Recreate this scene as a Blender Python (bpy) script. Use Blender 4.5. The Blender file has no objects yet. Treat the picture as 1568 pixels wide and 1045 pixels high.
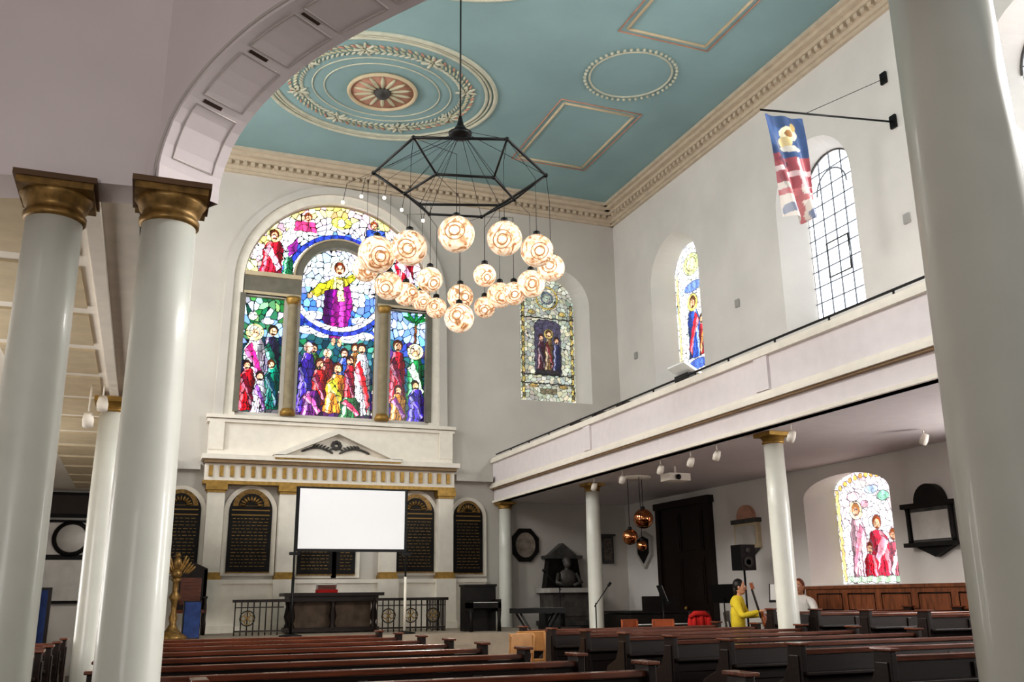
import bpy, math, random
import numpy as np
from mathutils import Vector, Matrix, geometry
random.seed(4); rng=np.random.default_rng(7)
H=1.3      # eye height; everything below is written relative to the eye, then lifted
FL=-1.3; CX=3.66; WR=10.744; WL=-3.42; CE=9.8; SA=-.6
sc=bpy.context.scene
sc.view_settings.view_transform='Standard'
try: sc.view_settings.look='Medium High Contrast'
except Exception: pass
# ------------------------------------------------------------------ materials
def lin(c):
    return tuple((v/12.92 if v<=.04045 else ((v+.055)/1.055)**2.4) for v in c)
MATS={}
def mat(name,rgb,rough=.6,metal=0,var=.06,scale=6,bump=0,bscale=40,emit=0,spec=.5,coat=0,stretch=None):
    if name in MATS: return MATS[name]
    m=bpy.data.materials.new(name);m.use_nodes=True;nt=m.node_tree;b=nt.nodes['Principled BSDF']
    c=lin([v/255 for v in rgb])
    tc=nt.nodes.new('ShaderNodeTexCoord');src=tc.outputs['Object']
    if stretch:
        mp=nt.nodes.new('ShaderNodeMapping');mp.inputs['Scale'].default_value=stretch
        nt.links.new(src,mp.inputs[0]);src=mp.outputs[0]
    n=nt.nodes.new('ShaderNodeTexNoise');n.inputs['Scale'].default_value=scale;n.inputs['Detail'].default_value=4
    nt.links.new(src,n.inputs['Vector'])
    r=nt.nodes.new('ShaderNodeValToRGB')
    r.color_ramp.elements[0].position=.3;r.color_ramp.elements[1].position=.7
    r.color_ramp.elements[0].color=tuple(v*(1-var*2) for v in c)+(1,)
    r.color_ramp.elements[1].color=tuple(min(1,v*(1+var)) for v in c)+(1,)
    nt.links.new(n.outputs['Fac'],r.inputs[0]);nt.links.new(r.outputs[0],b.inputs['Base Color'])
    b.inputs['Roughness'].default_value=rough;b.inputs['Metallic'].default_value=metal
    b.inputs['Specular IOR Level'].default_value=spec
    b.inputs['Coat Weight'].default_value=coat
    if bump:
        n2=nt.nodes.new('ShaderNodeTexNoise');n2.inputs['Scale'].default_value=bscale
        nt.links.new(src,n2.inputs['Vector'])
        bp=nt.nodes.new('ShaderNodeBump');bp.inputs['Strength'].default_value=bump;bp.inputs['Distance'].default_value=.02
        nt.links.new(n2.outputs['Fac'],bp.inputs['Height']);nt.links.new(bp.outputs[0],b.inputs['Normal'])
    if emit:
        nt.links.new(r.outputs[0],b.inputs['Emission Color']);b.inputs['Emission Strength'].default_value=emit
    MATS[name]=m;return m
def glassmat(name,strength):
    if name in MATS:return MATS[name]
    m=bpy.data.materials.new(name);m.use_nodes=True;nt=m.node_tree;b=nt.nodes['Principled BSDF']
    a=nt.nodes.new('ShaderNodeAttribute');a.attribute_name='Col'
    nt.links.new(a.outputs['Color'],b.inputs['Base Color']);nt.links.new(a.outputs['Color'],b.inputs['Emission Color'])
    b.inputs['Emission Strength'].default_value=strength;b.inputs['Roughness'].default_value=.3
    MATS[name]=m;return m
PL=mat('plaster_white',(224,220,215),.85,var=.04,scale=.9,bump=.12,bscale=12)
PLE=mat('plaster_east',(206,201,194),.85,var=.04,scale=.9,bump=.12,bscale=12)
PLV=mat('plaster_vault',(222,212,213),.8,var=.03,scale=1.1,bump=.05,bscale=9)
TRIM=mat('painted_trim',(241,234,222),.6,var=.03)
CORN=mat('cornice_beige',(204,190,170),.7,var=.05)
BEI=mat('beige_panel',(206,190,160),.7,var=.05)
PINK=mat('gallery_paint',(230,222,223),.6,var=.02)
CEIL=mat('ceiling_powder_blue',(145,173,175),.9,var=.06,scale=.6)
GOLD=mat('gilding',(172,138,74),.45,metal=.5,var=.15,scale=14)
DGOLD=mat('aged_bronze_gilt',(142,112,64),.42,metal=.5,var=.25,scale=18)
LINE=mat('tan_moulding',(150,124,92),.6,var=.1)
COLM=mat('column_paint',(216,216,207),.36,var=.02,spec=.6,coat=.15)
BLK=mat('black_metal',(18,18,20),.45,metal=.3)
MARB=mat('black_marble',(26,22,20),.5,var=.3,scale=5,spec=.3)
WMAR=mat('white_marble',(196,192,186),.4,var=.08,scale=4)
GREYM=mat('grey_marble',(82,80,78),.5,var=.25,scale=5)
TAN=mat('window_stone_tan',(150,138,112),.7,var=.1)
WOODD=mat('dark_oak',(34,20,15),.45,var=.3,scale=5,stretch=(1,8,8),coat=.1,spec=.4)
WOODR=mat('mahogany_and_lit_rail',(112,62,42),.26,var=.25,scale=5,stretch=(.6,9,9),coat=.5)
WOODM=mat('wainscot_oak',(138,82,50),.45,var=.25,scale=4,stretch=(6,6,1))
WOODL=mat('light_beech',(190,138,84),.45,var=.15,scale=6)
WOODO=mat('orange_wood',(150,76,40),.45,var=.15,scale=6)
FLOORM=mat('floor_stone',(100,88,78),.5,var=.2,scale=1.5)
CARP=mat('chancel_stone',(168,156,142),.6,var=.1,scale=2)
SCR=mat('projection_fabric',(240,240,242),.9,var=.0,emit=.14)  # slight emission added so the white fabric looks brighter
DAY=mat('daylight_glass',(246,250,255),.4,var=.0,emit=2.2)
DAYL=mat('daylight_glass_left',(250,252,255),.4,var=.0,emit=6)
LEADG=mat('glazing_bar',(120,124,132),.6)
BLUEC=mat('blue_cloth',(52,72,124),.9,var=.15,scale=9)
REDC=mat('red_cloth',(180,30,26),.85,var=.15,scale=9)
PAPER=mat('white_paper',(240,240,236),.8,var=.0)
COPPER=mat('mirror_copper',(190,130,90),.08,metal=1,var=.05)
PINKL=mat('plaster_rose',(196,150,130),.8,var=.1);LEAFG=mat('leaf_cream',(196,194,168),.8,var=.1)
# ------------------------------------------------------------------ mesh builder
class MB:
    def __init__(s):s.v=[];s.f=[];s.mi=[];s.sm=[];s.mats=[]
    def m(s,mt):
        if mt not in s.mats:s.mats.append(mt)
        return s.mats.index(mt)
    def add(s,vs,fs,mt,smooth=False):
        o=len(s.v);k=s.m(mt);s.v+= [tuple(p) for p in vs]
        for f in fs:s.f.append(tuple(i+o for i in f));s.mi.append(k);s.sm.append(smooth)
    def box(s,x0,x1,y0,y1,z0,z1,mt,M=None):
        vs=[Vector(p) for p in [(x0,y0,z0),(x1,y0,z0),(x1,y1,z0),(x0,y1,z0),(x0,y0,z1),(x1,y0,z1),(x1,y1,z1),(x0,y1,z1)]]
        if M:vs=[M@p for p in vs]
        s.add(vs,[(0,3,2,1),(4,5,6,7),(0,1,5,4),(1,2,6,5),(2,3,7,6),(3,0,4,7)],mt)
    def lathe(s,c,prof,mt,n=24,M=None,smooth=True):
        vs=[];fs=[]
        for r,z in prof:
            for i in range(n):
                a=2*math.pi*i/n;p=Vector((r*math.cos(a),r*math.sin(a),z))
                if M:p=M@p
                vs.append(p+Vector(c))
        for j in range(len(prof)-1):
            for i in range(n):
                k=(i+1)%n;fs.append((j*n+i,j*n+k,(j+1)*n+k,(j+1)*n+i))
        fs.append(tuple(range(n-1,-1,-1)));fs.append(tuple((len(prof)-1)*n+i for i in range(n)))
        s.add(vs,fs,mt,smooth)
    def tube(s,pts,r,mt,n=8,closed=False,smooth=True):
        pts=[Vector(p) for p in pts];N=len(pts);vs=[];fs=[]
        rr=r if isinstance(r,(list,tuple)) else [r]*N
        for i,p in enumerate(pts):
            a=pts[(i-1)%N] if (closed or i>0) else p;b=pts[(i+1)%N] if (closed or i<N-1) else p
            d=(b-a).normalized();u=d.cross(Vector((0,0,1)))
            if u.length<.05:u=d.cross(Vector((1,0,0)))
            u.normalize();w=d.cross(u)
            for k in range(n):
                t=2*math.pi*k/n;vs.append(p+(u*math.cos(t)+w*math.sin(t))*rr[i])
        for i in range(N if closed else N-1):
            j=(i+1)%N
            for k in range(n):
                l=(k+1)%n;fs.append((i*n+k,i*n+l,j*n+l,j*n+k))
        if not closed:
            fs.append(tuple(range(n)));fs.append(tuple((N-1)*n+k for k in range(n-1,-1,-1)))
        s.add(vs,fs,mt,smooth)
    def ball(s,c,r,mt,nu=16,nv=10,M=None):
        if not isinstance(r,(tuple,list)):r=(r,r,r)
        vs=[];fs=[]
        for j in range(nv+1):
            th=math.pi*j/nv
            for i in range(nu):
                a=2*math.pi*i/nu
                p=Vector((r[0]*math.sin(th)*math.cos(a),r[1]*math.sin(th)*math.sin(a),r[2]*math.cos(th)))
                if M:p=M@p
                vs.append(p+Vector(c))
        for j in range(nv):
            for i in range(nu):
                k=(i+1)%nu;fs.append((j*nu+i,(j+1)*nu+i,(j+1)*nu+k,j*nu+k))
        s.add(vs,fs,mt,True)
    def prism(s,poly,fmap,t0,t1,mt,holes=[]):
        loops=[poly]+holes;flat=[p for l in loops for p in l];n=len(flat)
        tris=geometry.tessellate_polygon([[Vector((p[0],p[1],0)) for p in l] for l in loops])
        vs=[fmap(p[0],p[1],t0) for p in flat]+[fmap(p[0],p[1],t1) for p in flat]
        fs=[tuple(t) for t in tris]+[tuple(i+n for i in reversed(t)) for t in tris]
        o=0
        for l in loops:
            L=len(l)
            for i in range(L):
                j=(i+1)%L;fs.append((o+i,o+j,o+j+n,o+i+n))
            o+=L
        s.add(vs,fs,mt)
    def obj(s,name,loc=(0,0,0),rot=0,bevel=0):
        me=bpy.data.meshes.new(name);me.from_pydata([tuple(v) for v in s.v],[],s.f);me.validate()
        for m in s.mats:me.materials.append(m)
        if len(me.polygons)==len(s.f):
            me.polygons.foreach_set('material_index',s.mi);me.polygons.foreach_set('use_smooth',s.sm)
        me.update()
        import bmesh
        bm=bmesh.new();bm.from_mesh(me);bmesh.ops.recalc_face_normals(bm,faces=bm.faces);bm.to_mesh(me);bm.free()
        o=bpy.data.objects.new(name,me);bpy.context.collection.objects.link(o);o.location=loc;o.rotation_euler[2]=rot
        if bevel:
            b=o.modifiers.new('bev','BEVEL');b.width=bevel;b.segments=2;b.limit_method='ANGLE'
        return o
FE=lambda Y:(lambda u,w,t:(u,Y-t,w))
FR=lambda X:(lambda u,w,t:(X-t,u,w))
FLw=lambda X:(lambda u,w,t:(X+t,u,w))
def arch(c,h,zb,zs,n=20,rise=None):
    rise=h if rise is None else rise
    p=[(c-h,zb),(c+h,zb)]
    for i in range(n+1):
        a=math.pi*i/n;p.append((c+h*math.cos(a),zs+rise*math.sin(a)))
    return p
# ------------------------------------------------------------------ shell
def sheet(mb,outer,holes,fmap,mt):
    loops=[outer]+holes;flat=[p for l in loops for p in l]
    tris=geometry.tessellate_polygon([[Vector((p[0],p[1],0)) for p in l] for l in loops])
    mb.add([fmap(p[0],p[1],0) for p in flat],[tuple(t) for t in tris],mt)
def loft(mb,a,b,fmap,ta,tb,mt):
    n=len(a);vs=[fmap(p[0],p[1],ta) for p in a]+[fmap(p[0],p[1],tb) for p in b]
    mb.add(vs,[(i,(i+1)%n,(i+1)%n+n,i+n) for i in range(n)],mt)
f=MB();f.box(WL,WR,-2,20,FL-.1,FL,FLOORM);f.obj('floor')
f=MB()
for i,y in enumerate((15.4,15.75,16.1,16.45)):
    f.box(-.1,7.35,y,19.98,FL+.175*i,FL+.175*(i+1),CARP)
f.obj('chancel_steps')
f=MB();f.box(WL-.3,WR+.3,-2,20.3,CE,CE+.1,CEIL);f.obj('ceiling')
WY=[17.2,12.38,7.56,2.74]
up_o=lambda c:arch(c,1.03,4.65,7.04);up_i=lambda c:arch(c,.74,4.85,7.18)
lo_o=lambda c:arch(c,1.03,.15,1.6,rise=.33);lo_i=lambda c:arch(c,.8,.15,1.72,rise=.3)
DEP=-.5
def sidewall(name,fm,low):
    w=MB();holes=[up_o(c) for c in WY]+[lo_o(c) for c in low]
    sheet(w,[(-2,FL),(20,FL),(20,CE),(-2,CE)],holes,fm,PL)
    for c in WY:loft(w,up_o(c),up_i(c),fm,0,DEP,PL)
    for c in low:loft(w,lo_o(c),lo_i(c),fm,0,DEP,PL)
    w.obj(name)
sidewall('wall_right',FR(WR),[12.38,7.56,2.74])
sidewall('wall_left',FLw(WL),[])
w=MB();fm=FE(20)
ec_o=arch(9.02,.95,4.56,7.05);ec_i=arch(9.02,.74,4.65,7.15)
L0=[(1.6,3.88),(2.45,3.88),(2.45,6.47),(1.6,6.47)]
R0=[(4.87,3.88),(5.72,3.88),(5.72,6.47),(4.87,6.47)]
C0=arch(CX,.85,3.88,6.97,n=28)
inner=[(CX+1.06*math.cos(a),6.97+1.06*math.sin(a)) for a in [math.pi-.05-i*(math.pi-.1)/28 for i in range(29)]]
outerL=[(CX+2.1*math.cos(a),6.78+2.1*math.sin(a)) for a in [.115+i*(math.pi-.23)/44 for i in range(45)]]
LUN=outerL+inner
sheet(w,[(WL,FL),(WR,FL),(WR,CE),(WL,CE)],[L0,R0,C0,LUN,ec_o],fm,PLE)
for h in (L0,R0,C0,LUN):loft(w,h,h,fm,0,-.22,TAN)
loft(w,ec_o,ec_i,fm,0,DEP,PL)
w.obj('wall_east')
# ------------------------------------------------------------------ cornice
c=MB()
for z0,z1,p in ((9.33,9.39,.07),(9.39,9.47,.12),(9.56,9.64,.24),(9.64,9.72,.36),(9.72,9.8,.44)):
    c.box(WL,WR,20-p,20,z0,z1,CORN)
x=WL
c.box(WL,WR,20-.13,20,9.47,9.56,CORN)
while x<WR:
    c.box(x,x+.09,20-.22,20-.13,9.475,9.555,CORN);x+=.17
c.obj('trim_1')
for nm,s,X in (('trim_2',-1,WR),('trim_3',1,WL)):
    c=MB()
    for z0,z1,p in ((9.33,9.39,.07),(9.39,9.47,.12),(9.47,9.56,.13),(9.56,9.64,.24),(9.64,9.72,.36),(9.72,9.8,.44)):
        a,b=sorted((X,X+s*p));c.box(a,b,-2,19.99,z0,z1,CORN)
    y=0
    while y<19.6:
        a,b=sorted((X+s*.13,X+s*.22));c.box(a,b,y,y+.09,9.475,9.555,CORN);y+=.17
    c.obj(nm)
# ------------------------------------------------------------------ ceiling plasterwork
def ell(cx,cy,rx,ry,z,n=72):return [(cx+rx*math.cos(2*math.pi*i/n),cy+ry*math.sin(2*math.pi*i/n),z) for i in range(n)]
CRM=mat('plaster_cream',(198,198,180),.8,var=.06)
def ovalwork(cy,name):
    o=MB();z=CE-.01
    for k,rr in ((1,.045),(.955,.026),(.92,.034)):o.tube(ell(CX,cy,2.3*k,1.95*k,z),rr,CRM,closed=True)
    for k in (.6,.5):o.tube(ell(CX,cy,2.3*k,1.95*k,z),.014,CRM,closed=True)
    n=88
    for i in range(n):
        a=2*math.pi*i/n
        for k,mt in ((.74,LEAFG),(.79,PINKL if i%2 else LEAFG),(.69,CRM)):
            x=CX+2.3*k*math.cos(a+.02*(k*50%3));y=cy+1.95*k*math.sin(a)
            M=Matrix.Rotation(a+(.6 if k>.72 else -.6)+math.pi/2,4,'Z')
            o.ball((x,y,CE-.01),(.075,.024,.025),mt,6,4,M)
    for a0 in [math.pi*q/4+math.pi/8 for q in range(8)]:
        x=CX+2.3*.74*math.cos(a0);y=cy+1.95*.74*math.sin(a0)
        for q in range(7):
            b=q*math.pi*2/7;o.ball((x+.13*math.cos(b),y+.13*math.sin(b),CE-.02),(.11,.03,.03),CRM,6,4,Matrix.Rotation(b,4,'Z'))
    o.lathe((CX,cy,CE-.03),[(.66,0),(.66,.03)],PINKL,40)
    o.tube(ell(CX,cy,.66,.66,CE-.04),.04,BEI,closed=True)
    for q in range(14):
        b=q*2*math.pi/14;o.ball((CX+.36*math.cos(b),cy+.36*math.sin(b),CE-.04),(.24,.04,.03),LEAFG,8,4,Matrix.Rotation(b,4,'Z'))
    o.lathe((CX,cy,CE-.1),[(.05,-.08),(.12,-.04),(.17,.03),(.17,.1)],MATS['grey_marble'],16)
    o.obj(name)
ovalwork(16.2,'ceiling_medallion');ovalwork(10.95,'ceiling_medallion')
def panelwork(sx):
    o=MB()
    mx=lambda x:x if sx>0 else 2*CX-x
    for cy in (13.98,8.3):
        o.tube(ell(mx(8.05),cy,.80,.80,CE-.005),.022,CRM,closed=True)
        for i in range(46):
            a=2*math.pi*i/46;o.ball((mx(8.05)+.89*math.cos(a),cy+.89*math.sin(a),CE-.015),.036,CRM,6,4)
    for y0,y1 in ((15.25,18.05),(9.95,12.75)):
        for ins,r in ((0,.016),(.12,.03)):
            Q=[(7.15+ins,y0+ins),(9.0-ins,y0+ins),(9.0-ins,y1-ins),(7.15+ins,y1-ins)]
            for i in range(4):
                a=Q[i];b=Q[(i+1)%4];o.tube([(mx(a[0]),a[1],CE-.005),(mx(b[0]),b[1],CE-.005)],r,BEI if r>.02 else PINKL,6)
    o.obj('ceiling_panel_moulding')
panelwork(1);panelwork(-1)
# ------------------------------------------------------------------ stained glass
def sr(c):
    c=np.clip(c,0,1);return np.where(c<=.04045,c/12.92,((c+.055)/1.055)**2.4)
def inpoly(x,z,P):
    ins=np.zeros(x.shape,bool);n=len(P)
    for i in range(n):
        x1,z1=P[i];x2,z2=P[(i+1)%n]
        if z1==z2:continue
        c=((z1>z)!=(z2>z))&(x<(x2-x1)*(z-z1)/(z2-z1)+x1);ins^=c
    return ins
def stained(name,u0,u1,z0,z1,step,cell,bg,ops,fmap,strength,lead=.012,leadc=(.03,.03,.05),hv=.08,edges=True,fold=.0,asp=1.0,deep=1.0):
    nu=int((u1-u0)/step)+1;nz=int((z1-z0)/step)+1
    U,Z=np.meshgrid(np.linspace(u0,u1,nu),np.linspace(z0,z1,nz))
    Uw=U+.03*np.sin(Z*9+U*5);Zw=(Z+.03*np.sin(U*11-Z*4))*asp
    gu=int((u1-u0)/cell)+5;gz=int((z1-z0)*asp/cell)+5
    su=u0-2*cell+(np.arange(gu)[None,:]+rng.uniform(.08,.92,(gz,gu)))*cell
    sz=z0*asp-2*cell+(np.arange(gz)[:,None]+rng.uniform(.08,.92,(gz,gu)))*cell
    iu=((Uw-u0)/cell+2).astype(int);iz=((Zw-z0*asp)/cell+2).astype(int)
    d1=np.full(U.shape,9.);d2=np.full(U.shape,9.);b=np.zeros(U.shape,int)
    for a in (-1,0,1):
        for c in (-1,0,1):
            ju=np.clip(iu+a,0,gu-1);jz=np.clip(iz+c,0,gz-1)
            d=np.hypot(Uw-su[jz,ju],Zw-sz[jz,ju]);k=jz*gu+ju
            n=d<d1-1e-9
            d2=np.where(n,d1,np.where((d<d2)&(k!=b),d,d2));b=np.where(n,k,b);d1=np.where(n,d,d1)
    Su=su.ravel()[b];Sz=sz.ravel()[b]/asp
    ids=np.zeros(U.shape,int);col=bg(Su,Sz,b);base=0
    for i,(sh,*a) in enumerate(ops):
        if sh in('e','f'):
            cx,cz,rx,rz,c=a[:5];rot=a[5] if len(a)>5 else 0
            dx=U-cx;dz=Z-cz;co,si=math.cos(rot),math.sin(rot)
            m=((dx*co+dz*si)/rx)**2+((-dx*si+dz*co)/rz)**2<1
        elif sh in ('p','q'):
            P,c=a;m=inpoly(U+.010*np.sin(Z*31),Z+.010*np.sin(U*27),P)
        elif sh=='r':
            cx,cz,r1,r2,c=a;d=np.hypot(U-cx,Z-cz);m=(d>r1)&(d<r2)
        if sh in ('q','f'):
            m=m&(ids==base) if sh=='q' else m
            col[m]=np.array(c)/255
        else:
            col[m]=np.array(c)/255;ids[m]=i+1;base=i+1
    rb=rng.uniform(.80,1.14,gu*gz)[b][...,None];rh=rng.uniform(-hv,hv,(gu*gz,3))[b]
    rb=np.where((ids>0)[...,None],1+(rb-1)*.6,rb)
    col=np.clip(col*rb+rh*np.where((ids>0)[...,None],.5,1),0,1)
    if fold:
        w=np.sin(U*30+1.6*np.sin(Z*5+ids*1.7)+ids*2.1)
        col=np.clip(col*(1+fold*w*(ids>0))[...,None],0,1)
    if deep!=1.0: col=col**deep
    L=np.zeros(U.shape,bool)
    if edges:
        e=np.zeros(U.shape,bool);e[1:]|=ids[:-1]!=ids[1:];e[:,1:]|=ids[:,:-1]!=ids[:,1:]
        L=((d2-d1)<np.where(ids>0,lead*.75,lead))|e
        col[L]=leadc
    lc=sr(col).reshape(-1,3)
    vs=[fmap(float(a),float(c),0) for a,c in zip(U.ravel(),Z.ravel())]
    I=np.arange(nu*nz).reshape(nz,nu)
    q=np.stack([I[:-1,:-1],I[:-1,1:],I[1:,1:],I[1:,:-1]],-1).reshape(-1,4).tolist()
    me=bpy.data.meshes.new(name);me.from_pydata(vs,[],q)
    at=me.color_attributes.new('Col','FLOAT_COLOR','POINT')
    at.data.foreach_set('color',np.concatenate([lc,np.ones((len(lc),1))],1).astype(np.float32).ravel())
    me.materials.append(glassmat('stained_%.2f'%strength,strength));me.update()
    o=bpy.data.objects.new(name,me);bpy.context.collection.objects.link(o)
    return o
def hsh(b,k=1):
    v=np.sin(b*12.9898*k+k*3.1)*43758.5453;return v-np.floor(v)
def pick(b,pal,k=1):
    pal=np.array(pal)/255.;return pal[(hsh(b,k)*len(pal)).astype(int)%len(pal)]
SKIN=(236,190,158)
def bg_main(x,z,b):
    c=pick(b,[(238,238,250),(222,232,250),(250,246,232),(240,218,232),(230,232,246)]).copy()
    cen=(abs(x-CX)<.9)&(z<7.9);r=np.hypot(x-CX,z-6.9)
    c[cen]=pick(b,[(214,230,252),(228,238,253),(240,244,251)])[cen]
    m=cen&(r>.62)&(z<6.8);c[m]=pick(b,[(130,170,235),(96,140,224),(170,198,243)])[m]
    m=cen&(z<6.15);c[m]=pick(b,[(50,90,196),(70,115,214),(36,72,170),(110,152,228)])[m]
    m=cen&(z<5.72);c[m]=pick(b,[(50,110,120),(60,130,110),(40,90,110),(96,150,150)])[m]
    m=cen&(z<5.2);c[m]=pick(b,[(34,50,90),(44,66,110),(40,80,90)])[m]
    m=cen&(z<4.3);c[m]=pick(b,[(70,40,96),(56,60,70),(90,60,110)])[m]
    l=(x<2.5)&(z<6.6)
    c[l]=pick(b,[(150,190,230),(190,214,240),(90,150,120)])[l]
    m=l&(z>6.0);c[m]=pick(b,[(40,120,80),(80,150,100),(150,190,140),(210,228,240)])[m]
    m=l&(z<5.5);c[m]=pick(b,[(24,70,80),(30,90,80),(40,50,90)])[m]
    m=l&(z<4.3);c[m]=pick(b,[(90,80,110),(60,90,90),(130,120,150)])[m]
    rr=(x>4.8)&(z<6.6)
    c[rr]=pick(b,[(120,170,236),(160,196,244),(196,218,250)])[rr]
    m=rr&(z<5.75);c[m]=pick(b,[(60,90,170),(50,110,120),(90,70,140)])[m]
    m=rr&(z<4.6);c[m]=pick(b,[(60,44,110),(56,60,120),(70,90,90)])[m]
    lu=(z>7.0)&(np.hypot(x-CX,z-6.97)>1.0);R=np.hypot(x-CX,z-6.78)
    m=lu&(R>1.86);c[m]=pick(b,[(250,240,180),(232,236,190),(246,224,150),(244,214,226)])[m]
    m=lu&(R<1.4);c[m]=pick(b,[(110,150,228),(150,182,240),(80,120,212)])[m]
    return c
ops=[]
def P(pts,c):ops.append(('p',pts,c))
def Q(pts,c):ops.append(('q',pts,c))
def E(cx,cz,rx,rz,c,rot=0):ops.append(('e',cx,cz,rx,rz,c,rot))
def Fq(cx,cz,rx,rz,c,rot=0):ops.append(('f',cx,cz,rx,rz,c,rot))
def dk(c,k):return tuple(min(255,int(v*k)) for v in c)
def lt(c,k):return tuple(int(v+(255-v)*k) for v in c)
def robe(cx,zb,zt,w,c,lean=0,sash=None):
    h=zt-zb
    P([(cx-w*1.05,zb),(cx-w*.4,zb-.03),(cx+w*1.05,zb),(cx+w*.9+lean*.4,zb+h*.4),(cx+w*.95+lean*.7,zb+h*.75),(cx+w*.55+lean,zt),(cx-w*.45+lean,zt),(cx-w*.95+lean*.6,zb+h*.72),(cx-w*.8+lean*.3,zb+h*.4)],c)
    Q([(cx+w*.35+lean,zt),(cx+w*1.2+lean,zt),(cx+w*1.2,zb-.05),(cx+w*.45,zb-.05),(cx+w*.25,zb+h*.5)],dk(c,.62))
    Q([(cx-w*.5+lean,zt),(cx-w*.2+lean,zt),(cx-w*.3,zb+h*.4),(cx-w*.55,zb-.05),(cx-w*.8,zb-.05),(cx-w*.6,zb+h*.5)],lt(c,.5))
    for k in (-.15,.1,.6):
        Q([(cx+w*k+lean,zt-h*.15),(cx+w*k+lean+.012,zt-h*.15),(cx+w*k*1.5+.022,zb-.02),(cx+w*k*1.5,zb-.02)],dk(c,.35))
    if sash:
        P([(cx-w*.9+lean*.5,zb+h*.72),(cx-w*.3+lean*.7,zb+h*.9),(cx+w*.3,zb+h*.62),(cx+w*.95,zb+h*.2),(cx+w*.6,zb+h*.02),(cx+w*.1,zb+h*.4)],sash)
        Q([(cx-w*.8+lean*.5,zb+h*.72),(cx-w*.6,zb+h*.8),(cx+w*.8,zb+h*.16),(cx+w*.7,zb+h*.08)],lt(sash,.45))
def head(cx,cz,r=.1,hair=(70,40,30),halo=None):
    if halo:E(cx,cz,r*1.75,r*1.75,halo)
    E(cx,cz+.02,r*1.05,r*1.2,hair);Fq(cx+.01,cz-.02,r*.72,r*.95,SKIN)
    for s in (-1,1):Fq(cx+.01+s*r*.3,cz+.01,r*.14,r*.1,(60,40,40))
    Fq(cx+.01,cz-r*.75,r*.4,r*.25,hair)
for a,r in [(-.62,6.95),(.62,6.95),(-.52,6.2),(.56,6.15),(-.3,5.78),(.25,5.7),(.6,5.8),(-.65,5.84)]:E(CX+a,r,.25,.1,(232,238,252))
robe(CX,6.15,7.2,.24,(192,184,56))
P([(CX-.12,7.12),(CX-.5,6.92),(CX-.64,6.74),(CX-.5,6.62),(CX-.15,6.86)],(206,196,60))
P([(CX+.12,7.14),(CX+.34,7.3),(CX+.36,7.52),(CX+.46,7.52),(CX+.44,7.22),(CX+.14,6.92)],(206,196,60))
E(CX-.65,6.66,.06,.08,SKIN);E(CX+.41,7.58,.05,.08,SKIN)
P([(CX-.32,6.8),(CX+.24,6.98),(CX+.34,6.5),(CX+.2,5.9),(CX+.05,5.68),(CX-.16,5.7),(CX-.34,6.1)],(150,34,140))
Q([(CX-.32,6.8),(CX-.12,6.85),(CX-.16,5.7),(CX-.34,6.1)],(84,20,96));Q([(CX+.05,6.8),(CX+.18,6.7),(CX+.12,6.0),(CX+.02,5.8)],(206,90,190))
P([(CX-.06,7.1),(CX+.08,7.1),(CX+.14,6.6),(CX-.02,6.55)],(244,238,180))
E(CX-.08,5.62,.05,.1,SKIN);E(CX+.06,5.6,.05,.1,SKIN)
head(CX,7.36,.12,(120,60,30),(252,252,230))
for x,z,c in ((3.15,5.42,(80,120,60)),(3.46,5.32,(150,60,60)),(3.84,5.36,(60,90,170)),(4.08,5.5,(170,120,60))):
    robe(x,4.6,z-.1,.16,c);head(x,z,.09,random.choice([(70,40,30),(200,190,180),(110,60,30)]))
robe(2.99,3.98,5.3,.19,(96,66,190),.04,(60,46,140));head(3.03,5.42,.1,(200,190,180))
robe(3.30,4.15,4.95,.18,(196,50,50),0,(120,30,60));head(3.3,5.08,.095,(90,50,30))
robe(3.66,4.0,4.86,.26,(232,156,60),.05,(200,196,70));head(3.70,5.0,.105,(90,50,30))
robe(3.98,4.2,5.1,.14,(196,40,64),0,(110,20,60));head(3.97,5.2,.09)
robe(4.27,3.98,5.38,.19,(238,238,248),-.03,(210,30,50));head(4.23,5.5,.1,(80,40,30))
robe(3.15,3.9,4.45,.22,(120,50,130),0,(210,110,170));robe(4.0,3.9,4.35,.24,(60,120,80),0,(200,70,110))
E(2.12,5.95,.14,.08,(240,245,255));E(1.8,6.05,.1,.1,(250,250,240))
robe(2.24,4.55,5.6,.2,(60,50,96),-.03,(30,110,96));head(2.25,5.74,.1,(60,40,30))
robe(1.86,4.5,5.55,.24,(236,230,244),.02,(190,50,136));head(1.86,5.68,.11,(210,205,200),(250,240,180))
robe(1.76,3.95,4.85,.18,(196,22,48),0,(120,14,50));head(1.74,4.93,.08)
robe(2.27,4.0,4.9,.17,(0,136,120),0,(10,70,90));head(2.25,4.98,.08,(90,50,30))
robe(2.03,3.9,4.6,.15,(232,228,244),0,(150,90,180));head(2.02,4.7,.085)
P([(5.47,6.3),(5.53,6.3),(5.5,5.6),(5.44,5.6)],(120,80,50))
for a in (-1.2,-.7,0,.7,1.2):E(5.5+.15*math.sin(a),6.28+.07*math.cos(a),.17,.04,(30,130,70),-a+1.57)
robe(5.06,4.3,5.5,.2,(186,30,62),0,(110,20,60));head(5.07,5.64,.11,(90,50,30))
robe(5.5,4.4,5.4,.21,(44,150,90),0,(206,226,206));head(5.49,5.54,.11,(210,208,200),(245,240,200))
robe(5.52,3.9,4.65,.2,(84,64,186),0,(60,40,140));head(5.5,4.74,.085);robe(5.1,3.9,4.5,.19,(206,146,66),0,(130,60,130));head(5.1,4.6,.085)
ops.append(('r',CX,6.97,1.0,1.12,(245,245,255)));ops.append(('r',CX,6.97,1.12,1.22,(60,80,190)))
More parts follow.
